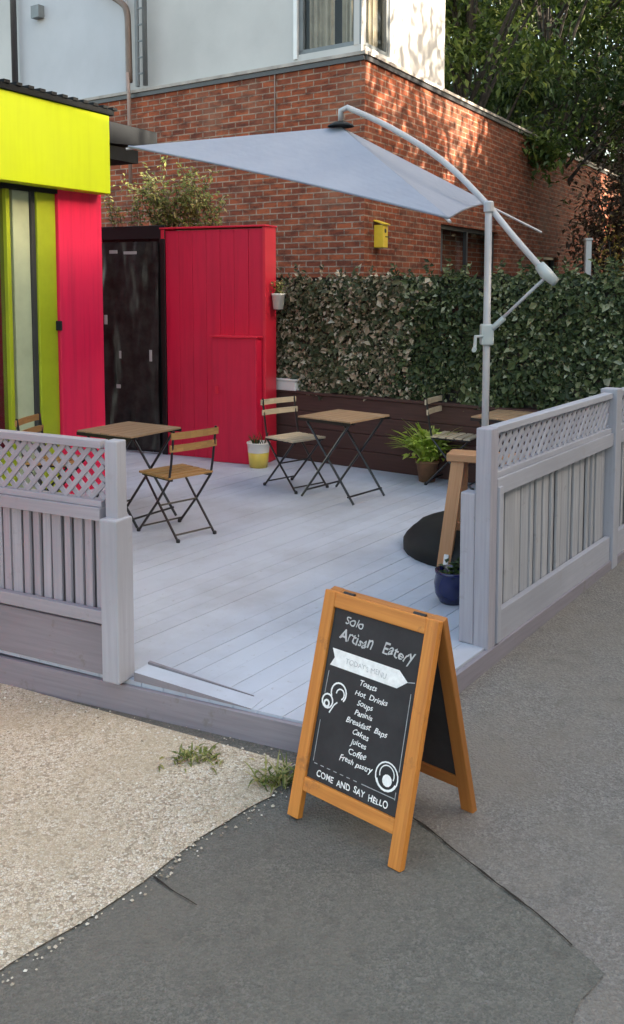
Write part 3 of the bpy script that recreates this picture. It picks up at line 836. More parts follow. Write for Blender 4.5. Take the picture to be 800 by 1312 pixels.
mb = MB(); mb.box(-6, -.55, .3, 3.8, -.02, 0.004); mb.build('shop_floor', 'terracotta', sh, local=True)
mb = MB(); mb.box(-2.6, -1.2, .7, 1.3, .005, 1.0); mb.box(-2.65, -1.15, .66, 1.34, 1.001, 1.04); mb.build('counter', 'slat_pale', sh, .004, local=True)
mb = MB(); mb.box(-6, -.04, -.14, -.002, 2.585, 3.255); sgn = mb.build('signboard', 'lime', sh, .006, local=True)
mb = MB(); mb.box(-6, -.55, .0, .3, 2.55, 2.95); mb.build('lintel', 'roof', sh, local=True)
mb = MB(); mb.box(-6, .0, .05, 4.0, 2.952, 3.255); mb.box(-6.0, .001, -.16, 4.1, 3.257, 3.30)
for k in range(48): mb.box(-5.9+k*.125, -5.84+k*.125, -.17, .3, 3.301, 3.325)
mb.build('roof', 'roof', sh, local=True)
mb = MB(); mb.face([(.002, .02, 3.25), (.86, .02, 3.25), (.86, .02, 3.11), (.002, .02, 3.05)], [(0, 0)]*4); 
mb.face([(.002, .02, 3.05), (.86, .02, 3.11), (.86, 1.2, 3.11), (.002, 1.2, 3.05)]); mb.face([(.86, .02, 3.25), (.86, 1.2, 3.25), (.86, 1.2, 3.11), (.86, .02, 3.11)])
mb.face([(.002, .02, 3.252), (.002, 1.2, 3.252), (.86, 1.2, 3.252), (.86, .02, 3.252)])
mb.build('passage_roof', 'roof_fascia', sh, local=True)
mb = MB(); mb.box(.003, .60, .05, 1.2, 2.93, 3.05); mb.build('roof_beam', 'roof', sh, local=True)

# ------------------------------------------------------------------ brick building with white storey above
BC = V((.618, 11.0, 0)); aL, aR = R(54.7), R(29.6)
EL = V((-math.sin(aL), math.cos(aL), 0)); ER = V((math.sin(aR), math.cos(aR), 0))
NL = V((-math.cos(aL), -math.sin(aL), 0)); NR_ = V((math.cos(aR), -math.sin(aR), 0))
bd = thing('brick_building', BC, 0, 'red brick building with white rendered upper storey and a corner window, behind the deck', 'building')
TOP = 4.47
def wall(mb, O, E, n, t0, t1, z0, z1, holes=(), depth=.12, u0=0):
    """wall face on the line O + E*t; holes are (t0,t1,z0,z1) with reveals going back by depth"""
    ts = sorted({t0, t1, *[h[0] for h in holes], *[h[1] for h in holes]}); zs = sorted({z0, z1, *[h[2] for h in holes], *[h[3] for h in holes]})
    q = lambda t, z, d=0: O+E*t-n*d+UP*z
    for a, b in zip(ts, ts[1:]):
        for c, d in zip(zs, zs[1:]):
            if any(a >= h[0]-1e-6 and b <= h[1]+1e-6 and c >= h[2]-1e-6 and d <= h[3]+1e-6 for h in holes): continue
            mb.face([q(a, c), q(b, c), q(b, d), q(a, d)], [(u0+a, c), (u0+b, c), (u0+b, d), (u0+a, d)])
    for a, b, c, d in holes:
        for p1, p2 in (((a, c), (b, c)), ((b, c), (b, d)), ((b, d), (a, d)), ((a, d), (a, c))):
            mb.face([q(*p1), q(*p2), q(*p2, depth), q(*p1, depth)], [(u0+p1[0], p1[1]), (u0+p2[0], p2[1]), (u0+p2[0]+.1, p2[1]), (u0+p1[0]+.1, p1[1])])
mb = MB()
holesR = [(2.43, 4.95, .9, 2.66), (7.7, 8.75, 1.0, 2.35)]
wall(mb, BC, EL, NL, 0, 7.5, -.5, TOP, u0=50); wall(mb, BC, ER, NR_, 0, 16, -.5, TOP, holesR, .15)
eR = BC+ER*16; eL = BC+EL*7.5
mb.face([eR-UP*.5, eR-NR_*.3-UP*.5, eR-NR_*.3+UP*TOP, eR+UP*TOP], [(0, 0), (.3, 0), (.3, 5), (0, 5)])
mb.build('brick_wall', 'brick', bd)
# inner face and top of the long garden part, roof over the rest
mb = MB(); i0 = BC+ER*3.1
mb.face([i0-NR_*.3-UP*.5, eR-NR_*.3-UP*.5, eR-NR_*.3+UP*TOP, i0-NR_*.3+UP*TOP], [(0, 0), (6, 0), (6, 5), (0, 5)])
mb.build('inner_wall', 'brick', bd)
mb = MB()
for E, n, L in ((EL, NL, 7.5), (ER, NR_, 16)):
    o0 = BC+n*.035 if E is EL else BC+n*.035
    k = .045
    a = BC+E*(.02 if E is ER else -.03)
    mb.bar(a-n*.09+UP*(TOP+.022), BC+E*L-n*.09+UP*(TOP+.022), .27, .043, UP)
mb.build('coping', 'coping', bd, .004)
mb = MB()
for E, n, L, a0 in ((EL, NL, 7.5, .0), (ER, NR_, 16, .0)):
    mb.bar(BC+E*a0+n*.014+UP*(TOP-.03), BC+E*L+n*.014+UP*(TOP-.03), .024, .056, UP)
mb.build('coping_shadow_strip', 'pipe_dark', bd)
# white storey, set back a little; window wraps the corner
WC = BC+EL*.12+ER*.13
mb = MB(); ZT = 10.5; zw0, zw1 = TOP+.17, 6.1; tl0, tl1, tr0, tr1 = .07, .93, .06, .80
wall(mb, WC, EL, NL, .0, 8.0, TOP+.02, ZT, [(.0, tl1, zw0, zw1)], .10)
wall(mb, WC, ER, NR_, .0, 2.65, TOP+.02, ZT, [(.0, tr1, zw0, zw1)], .10)
fR = WC+ER*2.65; bk = fR+EL*8.0
mb.face([fR+UP*2, bk+UP*2, bk+UP*ZT, fR+UP*ZT]); mb.face([WC+UP*ZT, fR+UP*ZT, bk+UP*ZT, WC+EL*8+UP*ZT]); mb.face([WC+EL*8, bk, bk+UP*ZT, WC+EL*8+UP*ZT])
mb.build('upper_wall', 'white_wall', bd)
win = MB()
qL = lambda t, z, d=0: WC+EL*t-NL*d+UP*z
qR = lambda t, z, d=0: WC+ER*t-NR_*d+UP*z
for q, t1, nrm in ((qL, tl1, NL), (qR, tr1, NR_)):
    win.bar(q(t1-.03, zw0+.03, .05), q(t1-.03, zw1, .05), .06, .06, nrm)
    win.bar(q(.06, zw0+.03, .05), q(t1, zw0+.03, .05), .06, .055, UP)
    win.bar(q(.06, zw1-.03, .05), q(t1, zw1-.03, .05), .06, .055, UP)
cf = (qL(.06, 0, .05)+qR(.06, 0, .05))/2
win.bar(cf+UP*zw0, cf+UP*zw1, .11, .11, NL)
wf = win.build('corner_window', 'pipe_grey', bd, .004)
trim = MB(); trim.bar(qL(tl1+.028, zw0-.05, -.012), qL(tl1+.028, zw1, -.012), .055, .02, NL); trim.build('window_surround', 'white_pvc', wf)
pn = MB()
for q, t1 in ((qL, tl1), (qR, tr1)):
    pn.face([q(.05, zw0+.05, .06), q(t1-.05, zw0+.05, .06), q(t1-.05, zw1-.05, .06), q(.05, zw1-.05, .06)])
pn.build('window_pane', 'glass', wf)
cu_ = MB()
for q, t1, E in ((qL, tl1, EL), (qR, tr1, ER)):
    n = 60
    P = [(.08+(t1-.14)*i/n, .17+.03*math.sin(i*1.05)+.012*math.sin(i*2.7)) for i in range(n+1)]
    for i in range(n):
        if .36 < i/n < .52: continue
        cu_.face([q(P[i][0], zw0+.02, P[i][1]), q(P[i+1][0], zw0+.02, P[i+1][1]), q(P[i+1][0], zw1, P[i+1][1]), q(P[i][0], zw1, P[i][1])])
cu_.build('curtain', 'curtain', wf, solid=.004)
rm = MB()
rm.face([qL(tl1, zw0, .5), qR(tr1, zw0, .5), qR(tr1, zw1, .5), qL(tl1, zw1, .5)]); rm.build('room_dark', 'dark_room', wf)
# ground floor windows in the right face
for (a, b, c, d) in holesR:
    q = lambda t, z, dd=0: BC+ER*t-NR_*dd+UP*z
    f = MB(); nb = 3 if b-a > 2 else 2
    for k in range(nb):
        t = a+.03+(b-a-.06)*k/(nb-1); f.bar(q(t, c, .10), q(t, d, .10), .06, .06, NR_)
    f.bar(q(a+.06, c+.03, .10), q(b-.06, c+.03, .10), .06, .056, UP); f.bar(q(a+.06, d-.03, .10), q(b-.06, d-.03, .10), .06, .056, UP)
    fo = f.build('window', 'pipe_dark', bd)
    p = MB(); p.face([q(a+.02, c+.02, .12), q(b-.02, c+.02, .12), q(b-.02, d-.02, .12), q(a+.02, d-.02, .12)]); p.build('window_pane', 'glass', fo)
    p = MB(); p.face([q(a-.4, c-.3, .9), q(b+.4, c-.3, .9), q(b+.4, d+.3, .9), q(a-.4, d+.3, .9)])
    p.face([q(a-.4, c-.3, .16), q(a-.4, c-.3, .9), q(a-.4, d+.3, .9), q(a-.4, d+.3, .16)]); p.face([q(b+.4, c-.3, .16), q(b+.4, c-.3, .9), q(b+.4, d+.3, .9), q(b+.4, d+.3, .16)])
    p.build('room_dark', 'dark_room', fo)
pb = MB(); n0 = NL*.03
a_, b_ = WC+EL*3.92+n0, WC+EL*6.28+n0
pb.bar((a_+b_)/2-EL*1.18+UP*(TOP+.06+3.0), (a_+b_)/2+EL*1.18+UP*(TOP+.06+3.0), .056, 6.0, UP)
pb.build('render_panel', 'cool_wall', bd, .006)
# pipes on the pale wall
qB = lambda t, z, d=0: BC+EL*t+NL*d+UP*z
mb = MB(); mb.tube(smoothpath([qB(4.55, 6.05, .0), qB(4.35, 5.95, .05), qB(3.98, 5.72, .05), qB(3.88, 5.58, .05), qB(3.86, 5.3, .05), qB(3.85, 4.62, .05)], 4), .045, 8); mb.build('drainpipe', 'pipe_brown', bd, smooth=True)
mb = MB(); mb.tube([qB(3.85, 4.75, .09), qB(3.82, 4.5, .10), qB(3.81, 3.2, .10)], .026, 8); mb.build('drainpipe', 'pipe_pink', bd, smooth=True)
mb = MB(); mb.tube([qB(3.56, TOP+.08, .03), qB(3.56, 9, .03)], .035, 8); mb.build('riser_pipe', 'pipe_grey', bd, smooth=True)
mb = MB(); mb.tube([qB(3.71, TOP+.08, .03), qB(3.71, 9, .03)], .03, 8)
for k in range(18): mb.bar(qB(3.56, TOP+.25+k*.22, .03), qB(3.71, TOP+.25+k*.22, .03), .02, .02, UP)
mb.build('pipe_bracket', 'pipe_grey', bd, smooth=False)
mb = MB(); mb.tube([qB(6.40, TOP+.1, .03), qB(6.40, 9, .03)], .05, 8); mb.build('soil_pipe', 'pipe_dark', bd, smooth=True)
mb = MB(); tv = 5.88; mb.bar(qB(tv-.09, 5.93, -.03), qB(tv+.09, 5.93, -.03), .14, .18, UP)
for k in range(4): mb.bar(qB(tv-.075, 5.87+k*.04, .005), qB(tv+.075, 5.87+k*.04, .005), .02, .012, UP)
mb.build('wall_vent', 'pipe_grey', bd)
mb = MB(); mb.tube([qB(1.318, TOP-.06, .012), qB(1.318, 3.3, .012)], .009, 6); mb.build('cable_pipe', 'pipe_pink', bd)

# bird box on the right brick face
bb = thing('bird_box', BC+ER*.33+NR_*.002+UP*2.25, math.atan2(ER.y, ER.x), 'small yellow bird box with a dark round hole on the brick corner', 'bird box')
mb = MB(); mb.prism([(-.07, -.12), (.07, -.12), (.07, -.001), (-.07, -.001)], 0, lambda x, y: .27-.0*y); mb.build('box_body', 'yellow', bb, .003, local=True)
mb = MB(); mb.bar((-.0, -.145, .275), (0, .0, .325), .175, .016, UP); mb.build('box_roof', 'yellow', bb, .003, local=True)
mb = MB(); k = len(mb.v)
mb.face([(.0+.028*math.cos(R(a)), -.1225, .20+.028*math.sin(R(a))) for a in range(0, 360, 24)]); mb.build('entrance_hole', 'black_gate', bb, local=True)
mb = MB(); mb.tube([(0, -.12, .13), (0, -.165, .125)], .006, 6); mb.build('perch', 'stem', bb, local=True)

# ------------------------------------------------------------------ low wall and leaf screen at the back of the deck
EB = V((.816, -.578, 0)).normalized(); NB = V((-.578, -.816, 0)).normalized(); S0 = V((-.46, 9.62, 0))
rotB = math.atan2(EB.y, EB.x)     # local x along, local -y faces the deck
lw = thing('retaining_wall', S0, rotB, 'low dark brown timber sleeper wall below the artificial leaf screen', 'wall')
for k in range(4):
    mb = MB(); mb.box(-.3, 4.15, 0.002*(k % 2), .20, .001+k*.172, .171+k*.172); mb.build('sleeper', 'sleeper', lw, .008, local=True)
mb = MB(); mb.box(-.3, 4.15, -.02, .23, .69, .715); mb.build('wall_cap', 'sleeper', lw, .004, local=True)
sc_ = thing('leaf_screen', S0+EB*.0-NB*.07+UP*.716, rotB, 'artificial ivy leaf screen panel mottled green and brown above the low wall', 'screen')
mb = MB(); mb.box(-.3, 4.2, .03, .05, 0, 1.16); mb.build('backing', 'black_gate', sc_, local=True)
la, lb = MB(), MB(); rnd = random.Random(3)
for i in range(19000):
    x = rnd.uniform(-.28, 4.2); z = rnd.uniform(.0, 1.17)+.09*noise.noise(V((x*4, 0, 2)))
    y = rnd.uniform(-.05, .03)+.075*noise.noise(V((x*2.6, z*2.6, 1)))
    d = V((rnd.uniform(-1, 1), rnd.uniform(-.9, .1), rnd.uniform(-1.2, .5))); n = V((rnd.uniform(-.6, .6), -1, rnd.uniform(-.2, .9)))
    L = rnd.uniform(.03, .058) if rnd.random() < .9 else rnd.uniform(.06, .10)
    gfrac = min(1, max(0, (x-1.35)/.5 + .5*noise.noise(V((x*2.5, z*2.5, 7)))))
    u = rnd.random()
    pat = noise.noise(V((x*1.6, z*1.1, 3)))
    if u > .62 and pat < -.05 and rnd.random() < .7: u *= .6
    (lb if rnd.random() < gfrac else la).leaf((x, y, z), d, n, L, L*rnd.uniform(.55, .8), u)
for i in range(70):
    x = rnd.uniform(-.25, 4.1); p = V((x, rnd.uniform(-.06, .02), 1.12)); d = V((rnd.uniform(-.6, .6), rnd.uniform(-.5, .1), 1)).normalized()
    for k in range(rnd.randint(2, 6)):
        p = p+d*.03
        for q in range(2): (lb if x > 1.5 else la).leaf(p, (rnd.uniform(-1, 1), rnd.uniform(-1, 0), rnd.uniform(-.4, .8)), (0, -1, .4), rnd.uniform(.035, .07), rnd.uniform(.02, .04))
la.build('mottled_leaves', 'ivy', sc_, local=True); lb.build('green_leaves', 'ivy_green', sc_, local=True)

# white trough on the wall cap
tr = thing('trough_planter', S0+EB*.26+NB*.0+UP*.7165, rotB, 'small white plastic trough on top of the low brown wall', 'planter')
mb = MB(); mb.prism([(-.13, -.05), (.13, -.05), (.13, .05), (-.13, .05)], 0, .10); mb.build('trough', 'white_pvc', tr, .01, local=True)
mb = MB(); mb.prism([(-.145, -.062), (.145, -.062), (.145, .062), (-.145, .062)], .101, .122); mb.build('rim', 'white_pvc', tr, .006, local=True)

# ------------------------------------------------------------------ plants and pots
def pot(t, prof, mat, soil_r, soil_z):
    mb = MB(); mb.lathe(prof, (0, 0, 0), 24); mb.build('pot', mat, t, smooth=True, local=True)
    mb = MB(); mb.lathe([(soil_r, soil_z), (soil_r*.6, soil_z+.008), (.001, soil_z+.012)], (0, 0, 0), 20); mb.build('soil', 'soil', t, local=True)
def strap(mb, base, az, L, w, lean, rnd, n=6):
    p = V(base); d = V((math.cos(az)*lean, math.sin(az)*lean, 1)).normalized(); s = V((-math.sin(az), math.cos(az), 0)); u = rnd.random()
    pr = None
    for i in range(n+1):
        k = i/n; ww = w*math.sin(math.pi*min(.98, .12+k*.88))**.8*.5
        q = (p-s*ww, p+s*ww)
        if pr: mb.face([pr[0], pr[1], q[1], q[0]], [(u, .2)]*4)
        pr = q; p = p+d*(L/n); d = (d+V((math.cos(az)*.16, math.sin(az)*.16, -.24*lean))).normalized()
# bright green strappy plant
fp = thing('potted_plant', (1.06, 8.36, 0), 0, 'bright lime green leafy plant in a brown pot in front of the low wall', 'plant')
pot(fp, [(0, 0), (.075, 0), (.10, .17), (.112, .175), (.112, .20), (.10, .20), (.093, .16), (0, .15)], 'terracotta', .093, .17)
rnd = random.Random(5); mb = MB()
for i in range(110):
    strap(mb, (rnd.uniform(-.05, .05), rnd.uniform(-.05, .05), .17), rnd.uniform(0, 6.28), rnd.uniform(.24, .50), rnd.uniform(.026, .048), rnd.uniform(.08, .75), rnd)
for i in range(160):
    a = rnd.uniform(0, 6.28); r = rnd.uniform(.03, .20); mb.leaf((r*math.cos(a), r*math.sin(a), rnd.uniform(.22, .46)), (rnd.uniform(-1, 1), rnd.uniform(-1, 1), rnd.uniform(-.6, .6)), (0, -.4, 1), .08, .04)
mb.build('foliage', 'leaf_fern', fp, local=True)
# yellow and white pot
yp = thing('potted_plant', (-.53, 9.02, 0), 0, 'yellow pot with a white rim and dark twigs at the foot of the red cupboard', 'plant')
mb = MB(); mb.lathe([(0, 0), (.09, 0), (.105, .15), (.104, .151), (0, .14)], (0, 0, 0), 24); mb.build('pot', 'yellow_pot', yp, smooth=True, local=True)
mb = MB(); mb.lathe([(.1052, .152), (.112, .235), (.118, .238), (.118, .25), (.105, .25), (.10, .2), (.001, .2)], (0, 0, 0), 24); mb.build('rim', 'white_pot', yp, smooth=True, local=True)
mb = MB(); rnd = random.Random(8)
for i in range(34): strap(mb, (rnd.uniform(-.06, .06), rnd.uniform(-.06, .06), .2), rnd.uniform(0, 6.28), rnd.uniform(.07, .19), .010, rnd.uniform(.1, .7), rnd, 4)
mb.build('foliage', 'leaf_dark', yp, local=True)
# hanging white pot
hp = thing('hanging_pot', S0+EB*.29+NB*.20+UP*1.555, rotB, 'white hanging flowerpot with a small plant on the screen beside the red cupboard', 'plant pot')
mb = MB(); mb.lathe([(0, 0), (.05, 0), (.066, .14), (.072, .142), (.072, .16), (.062, .16), (.055, .12), (0, .11)], (0, 0, 0), 20); mb.build('pot', 'white_pot', hp, smooth=True, local=True)
mb = MB(); mb.tube([(0, .07, .14), (0, .12, .18), (0, .17, .24)], .005, 6); mb.build('hook', 'steel_black', hp, local=True)
mb = MB(); rnd = random.Random(9)
for i in range(60): mb.leaf((rnd.gauss(0, .035), rnd.gauss(0, .035), rnd.uniform(.14, .28)), (rnd.uniform(-1, 1), rnd.uniform(-1, 1), rnd.uniform(-.2, 1)), (0, -.4, 1), .05, .026)
mb.build('foliage', 'leaf_weed', hp, local=True)
# blue glazed pot
bp = thing('glazed_pot', (.80, 5.12, 0), 0, 'dark cobalt blue glazed pot on the deck against the right gatepost', 'plant pot')
pot(bp, [(0, 0), (.07, 0), (.098, .05), (.105, .11), (.094, .165), (.10, .17), (.10, .185), (.086, .185), (.082, .15), (0, .14)], 'blue_pot', .082, .15)
mb = MB(); rnd = random.Random(4)
for i in range(40): mb.leaf((rnd.gauss(0, .04), rnd.gauss(0, .04), rnd.uniform(.16, .22)), (rnd.uniform(-1, 1), rnd.uniform(-1, 1), rnd.uniform(0, .6)), (0, 0, 1), .05, .03)
mb.build('foliage', 'leaf_dark', bp, local=True)
# straggly climber over the gate and cupboard
cl = thing('climbing_plant', (-1.62, 9.95, 2.42), 0, 'straggly yellow green plant spilling over the top of the black gate and red cupboard', 'plant')
mb, ms = MB(), MB(); rnd = random.Random(12)
for i in range(46):
    b = V((rnd.gauss(.28, .22), rnd.uniform(-.1, .08), -.04)); p = b.copy(); pts = [p.copy()]
    d = V((rnd.uniform(-.5, .5), rnd.uniform(-.45, .1), 1)).normalized(); n = rnd.randint(4, 9)
    for k in range(n):
        p = p+d*.085; d = (d+V((rnd.uniform(-.35, .35), rnd.uniform(-.3, .2), rnd.uniform(-.3, .12)))).normalized(); pts.append(p.copy())
        for m in range(rnd.randint(4, 8)):
            mb.leaf(p+V((rnd.gauss(0, .03), rnd.gauss(0, .03), rnd.gauss(0, .03))), (rnd.uniform(-1, 1), rnd.uniform(-1, .6), rnd.uniform(-.8, .6)), (rnd.uniform(-.4, .4), -.5, 1), rnd.uniform(.04, .08), rnd.uniform(.018, .036))
    ms.tube(pts, .004, 5)
for i in range(9):
    p = V((rnd.uniform(-.62, -.15), rnd.uniform(-.06, .02), -.02)); pts = [p.copy()]; d = V((rnd.uniform(-.3, .3), -.15, 1)).normalized()
    for k in range(rnd.randint(3, 6)):
        p = p+d*.07; d = (d+V((rnd.uniform(-.3, .3), rnd.uniform(-.2, .1), rnd.uniform(-.2, .1)))).normalized(); pts.append(p.copy())
        for m in range(3): mb.leaf(p, (rnd.uniform(-1, 1), rnd.uniform(-1, .6), rnd.uniform(-.8, .6)), (0, -.5, 1), .05, .022)
    ms.tube(pts, .003, 5)
mb.build('foliage', 'leaf_weed', cl, local=True); ms.build('stems', 'stem', cl, local=True)
# weeds at the foot of the fascia
for (x, y, n, sp, h, lab) in ((-.47, 3.60, 60, .10, .07, 'low green weed tuft in the pebbly path below the deck edge'), (-.12, 3.42, 70, .075, .11, 'green weed tuft behind the left foot of the sandwich board')):
    wd = MB(); rnd = random.Random(int(n))
    for i in range(n):
        bx, by = x+rnd.gauss(0, sp*.55), y+rnd.gauss(0, sp*.35)
        strap(wd, (bx, by, gz(bx)), rnd.uniform(0, 6.28), rnd.uniform(h*.5, h*1.2), .008, rnd.uniform(.3, 1.6), rnd, 4)
        if i % 2: wd.leaf((bx, by, gz(bx)+rnd.uniform(.005, h*.5)), (rnd.uniform(-1, 1), rnd.uniform(-1, 1), .3), (0, 0, 1), .03, .016)
    o = thing('weed_tuft', (x, y, gz(x)), 0, lab, 'weed', 'weeds by the deck edge'); wd.build('foliage', 'leaf_weed', o)
# trestle by the gatepost
tt = thing('trestle_stool', (1.07, 5.78, 0), R(-20), 'tall raw pine trestle with thick splayed legs behind the right gatepost', 'stool')
mb = MB(); mb.box(-.20, .30, -.09, .09, .685, .735); mb.build('top_beam', 'trestle', tt, .006, local=True)
for (x0, y0, x1, y1) in ((-.20, -.13, -.13, -.05), (-.17, .20, -.13, .05), (.30, -.13, .23, -.05), (.30, .20, .23, .05)):
    mb = MB(); mb.bar((x0, y0, .0), (x1, y1, .684), (.085), .05, (0, 1, 0)); lg = mb.build('leg', 'trestle', tt, .004, local=True)
mb = MB(); mb.bar((-.185, -.155, .02), (-.178, -.148, .10), .03, .028, (0, 1, 0)); mb.build('foot_tip', 'white_pvc', tt, .004, local=True)
mb = MB(); mb.bar((-.16, -.0, .25), (.26, -.0, .25), .03, .05, UP); mb.build('stretcher', 'trestle', tt, .004, local=True)

# ------------------------------------------------------------------ trees behind the wall and unseen ones added on the street side for shade
def tree(name, x, y, h, cr, z0, mat, leaves, lsize, label, group, seed, trunk_r=.16, sq=1.0):
    rnd = random.Random(seed); t = thing(name, (x, y, gz(x)), 0, label, 'tree', group)
    mb = MB(); P = [V((0, 0, 0))]; bx, by = rnd.uniform(-.3, .3), rnd.uniform(-.3, .3)
    for k in range(1, 7): P.append(V((bx*k/6+rnd.uniform(-.06, .06), by*k/6+rnd.uniform(-.06, .06), h*.85*k/6)))
    mb.tube(P, [trunk_r*(1-.8*k/6) for k in range(7)], 9)
    clumps = []
    for i in range(int(26*sq)):
        a = rnd.uniform(0, 6.28); zz = rnd.uniform(z0, h); rel = (zz-z0)/(h-z0)
        rmax = cr*math.sqrt(max(.05, 1-(2*rel-.85)**2/1.5)); r = rmax*math.sqrt(rnd.uniform(.05, 1)); e = V((r*math.cos(a), r*math.sin(a), zz))
        clumps.append((e, rnd.uniform(.35, .75)*cr*.42))
        b = V((bx*.6, by*.6, max(z0*.7, zz*rnd.uniform(.5, .75)))); m = b.lerp(e, .5)+V((0, 0, .15))
        mb.tube([b, m, e], [trunk_r*.32, trunk_r*.2, trunk_r*.06], 5)
    mb.build('trunk', 'bark', t, local=True)
    lf_ = MB(); per = leaves//len(clumps)
    for c, r in clumps:
        for i in range(per):
            v = V((rnd.gauss(0, 1), rnd.gauss(0, 1), rnd.gauss(0, .75))); v = v*(r/1.5)
            lf_.leaf(c+v, (rnd.uniform(-1, 1), rnd.uniform(-1, 1), rnd.uniform(-1.2, .4)), (rnd.uniform(-.5, .5), rnd.uniform(-.5, .5), 1), lsize*rnd.uniform(.6, 1.3), lsize*rnd.uniform(.35, .6))
    lf_.build('crown', mat, t, local=True)
    return t
G = 'trees beyond the brick wall'
tree('garden_tree', 2.9, 16.6, 9.0, 1.9, 4.2, 'leaf_tree', 9000, .16, 'leafy tree with yellow green leaves right against the white wall corner', G, 1)
tree('garden_tree', 4.6, 19.2, 10.5, 2.4, 4.2, 'leaf_dark', 9000, .18, 'dark green tree above the middle of the brick wall', G, 2)
tree('garden_tree', 5.7, 21.5, 10.5, 2.6, 5.0, 'leaf_tree', 9000, .18, 'green tree with yellow lit leaves above the far half of the brick wall', G, 3, .2)
tree('garden_tree', 7.6, 25.0, 11.0, 3.0, 4.4, 'leaf_dark', 9000, .19, 'dark tree at the right edge of the picture', G, 4, .2)
tree('garden_tree', 5.0, 25.5, 13.0, 3.4, 3.6, 'leaf_dark', 14000, .30, 'tall dark tree furthest back behind the other trees', G, 5, .22, 1.5)
tree('garden_tree', 9.3, 27.5, 14.0, 4.2, 2.4, 'leaf_dark', 14000, .34, 'broad dark tree in the distance behind the shrubs', G, 6, .22, 1.6)
def shrub(x, y, h, r, mat, n, L, label, seed):
    rnd = random.Random(seed); t = thing('garden_shrub', (x, y, gz(x)), 0, label, 'shrub'); ms, ml = MB(), MB()
    for i in range(30):
        a = rnd.uniform(0, 6.28); e = V((r*rnd.uniform(.2, 1)*math.cos(a), r*rnd.uniform(.2, 1)*math.sin(a), h*rnd.uniform(.55, 1)))
        ms.tube([(0, 0, 0), tuple(e*.5+V((0, 0, .2))), tuple(e)], [.03, .02, .006], 5)
        for k in range(n//30):
            f = rnd.uniform(.35, 1.05); v = V((rnd.gauss(0, .16*r), rnd.gauss(0, .16*r), rnd.gauss(0, .13*h)))
            ml.leaf(e*f+v, (rnd.uniform(-1, 1), rnd.uniform(-1, 1), rnd.uniform(-1, .5)), (0, -.3, 1), L*rnd.uniform(.6, 1.3), L*.5)
    ms.build('stems', 'bark', t, local=True); ml.build('foliage', mat, t, local=True)
shrub(6.3, 17.6, 4.3, 1.55, 'leaf_brown', 11000, .13, 'reddish brown leaved shrub in front of the far end of the brick wall', 21)
shrub(4.55, 13.3, 2.55, .55, 'leaf_gold', 2400, .08, 'golden leaved shrub at the right edge above the leaf screen', 22)
wp = thing('marker_post', (4.85, 16.3, gz(4.85)), 0, 'short white post glimpsed above the leaf screen near the right edge', 'post')
mb = MB(); mb.box(-.05, .05, -.05, .05, 0, 2.55); mb.build('shaft', 'white_pvc', wp, .006, local=True)
mb = MB(); mb.box(-.065, .065, -.065, .065, 2.551, 2.59); mb.build('cap', 'white_pvc', wp, .006, local=True)

# unseen street side: trees and a terrace added to block and dapple the sun
tree('shade_tree', 8.4, 8.6, 13.5, 2.6, 5.0, 'leaf_tree', 5600, .24, 'thin crowned unseen tree added beyond the right edge to dapple the sun', None, 31, .2, 1.5)
tree('shade_tree', 11.4, 12.9, 9.8, 2.9, 4.2, 'leaf_dark', 15000, .32, 'dense unseen tree added beyond the right edge to shade the brick wall', None, 32, .2, 1.4)
tree('shade_tree', 13.4, 15.4, 9.8, 3.0, 4.2, 'leaf_dark', 15000, .32, 'second dense unseen tree added beyond the right edge to shade the brick wall', None, 33, .2, 1.4)
tree('shade_tree', 15.4, 18.4, 11.2, 3.0, 4.2, 'leaf_dark', 15000, .32, 'third dense unseen tree added beyond the right edge to shade the brick wall', None, 34, .2, 1.4)
tree('shade_tree', 8.3, 15.6, 9.5, 2.1, 2.6, 'leaf_dark', 12000, .26, 'low branching dense unseen tree added beyond the right edge to darken the brick wall', None, 35, .2, 1.4)
tc = thing('sun_block_terrace', V((12.3, -3.3, 0))-DR*14, math.atan2(DR.y, DR.x), 'unseen rendered terrace added across the street to keep sun off the deck', 'building')
mb = MB(); HB = 12.2; mb.box(0, 52, -9, 0, -1, HB); mb.build('wall', 'facade', tc, local=True)
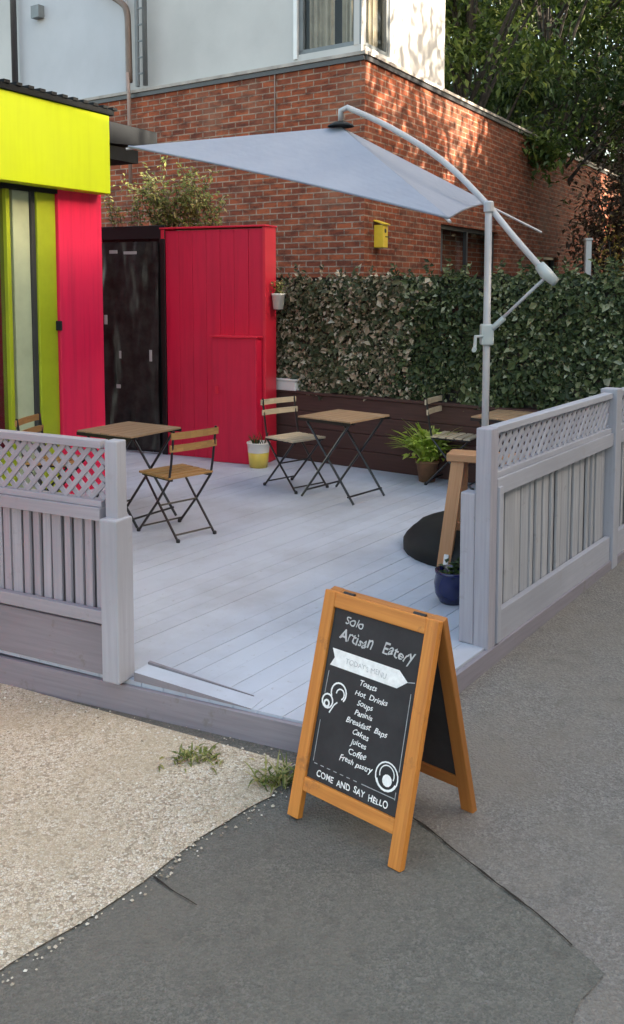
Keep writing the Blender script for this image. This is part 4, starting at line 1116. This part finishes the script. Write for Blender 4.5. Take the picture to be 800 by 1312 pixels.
mb = MB(); mb.prism([(-.3, -9.3), (52.3, -9.3), (52.3, .3), (-.3, .3)], HB+.01, HB+.25); mb.build('roof', 'roof', tc, local=True)
for fl in range(4):
    for k in range(16):
        mb = MB(); x = 1.5+k*3.2; z = 1.0+fl*2.9; mb.box(x, x+1.2, .002, .06, z, z+1.6); mb.build('window', 'pipe_dark', tc, local=True)

# ------------------------------------------------------------------ light, world, camera
el = R(26); hx_, hy_ = .955, -.297
sv = V((hx_*math.cos(el), hy_*math.cos(el), math.sin(el))).normalized()
sd = bpy.data.lights.new('sun', 'SUN'); sd.energy = 4.0; sd.angle = R(.6); sd.color = (1, .86, .68)
so = bpy.data.objects.new('sun', sd); col.objects.link(so); so.rotation_euler = (-sv).to_track_quat('-Z', 'Y').to_euler()
wld = bpy.data.worlds.new('World'); sc.world = wld; wld.use_nodes = True
nt = wld.node_tree; bg = nt.nodes['Background']; sky = nt.nodes.new('ShaderNodeTexSky')
sky.sky_type = 'NISHITA'; sky.sun_disc = False; sky.sun_elevation = el; sky.sun_rotation = math.atan2(hx_, hy_)
sky.air_density = 1.0; sky.dust_density = 3.0; sky.ozone_density = 1.0
wb = nt.nodes.new('ShaderNodeMix'); wb.data_type = 'RGBA'; wb.blend_type = 'MULTIPLY'; wb.inputs[0].default_value = 1
wb.inputs[7].default_value = (1.12, 1.0, .80, 1); nt.links.new(sky.outputs[0], wb.inputs[6])
nt.links.new(wb.outputs[2], bg.inputs[0]); bg.inputs[1].default_value = .15

cd = bpy.data.cameras.new('camera'); co = bpy.data.objects.new('camera', cd); col.objects.link(co); sc.camera = co
cd.sensor_fit = 'VERTICAL'; cd.sensor_height = 36; cd.lens = 36*1180/1312; cd.clip_end = 500; cd.clip_start = .05
cd.shift_y = -(656-(365+1180*math.tan(R(5))))/1312
co.location = (0, 0, 1.8); co.rotation_euler = (R(85), 0, 0)

sc.view_settings.view_transform = 'Standard'; sc.view_settings.look = 'None'
sc.view_settings.gamma = 1; sc.view_settings.use_curve_mapping = False
sc.view_settings.exposure = 2.5
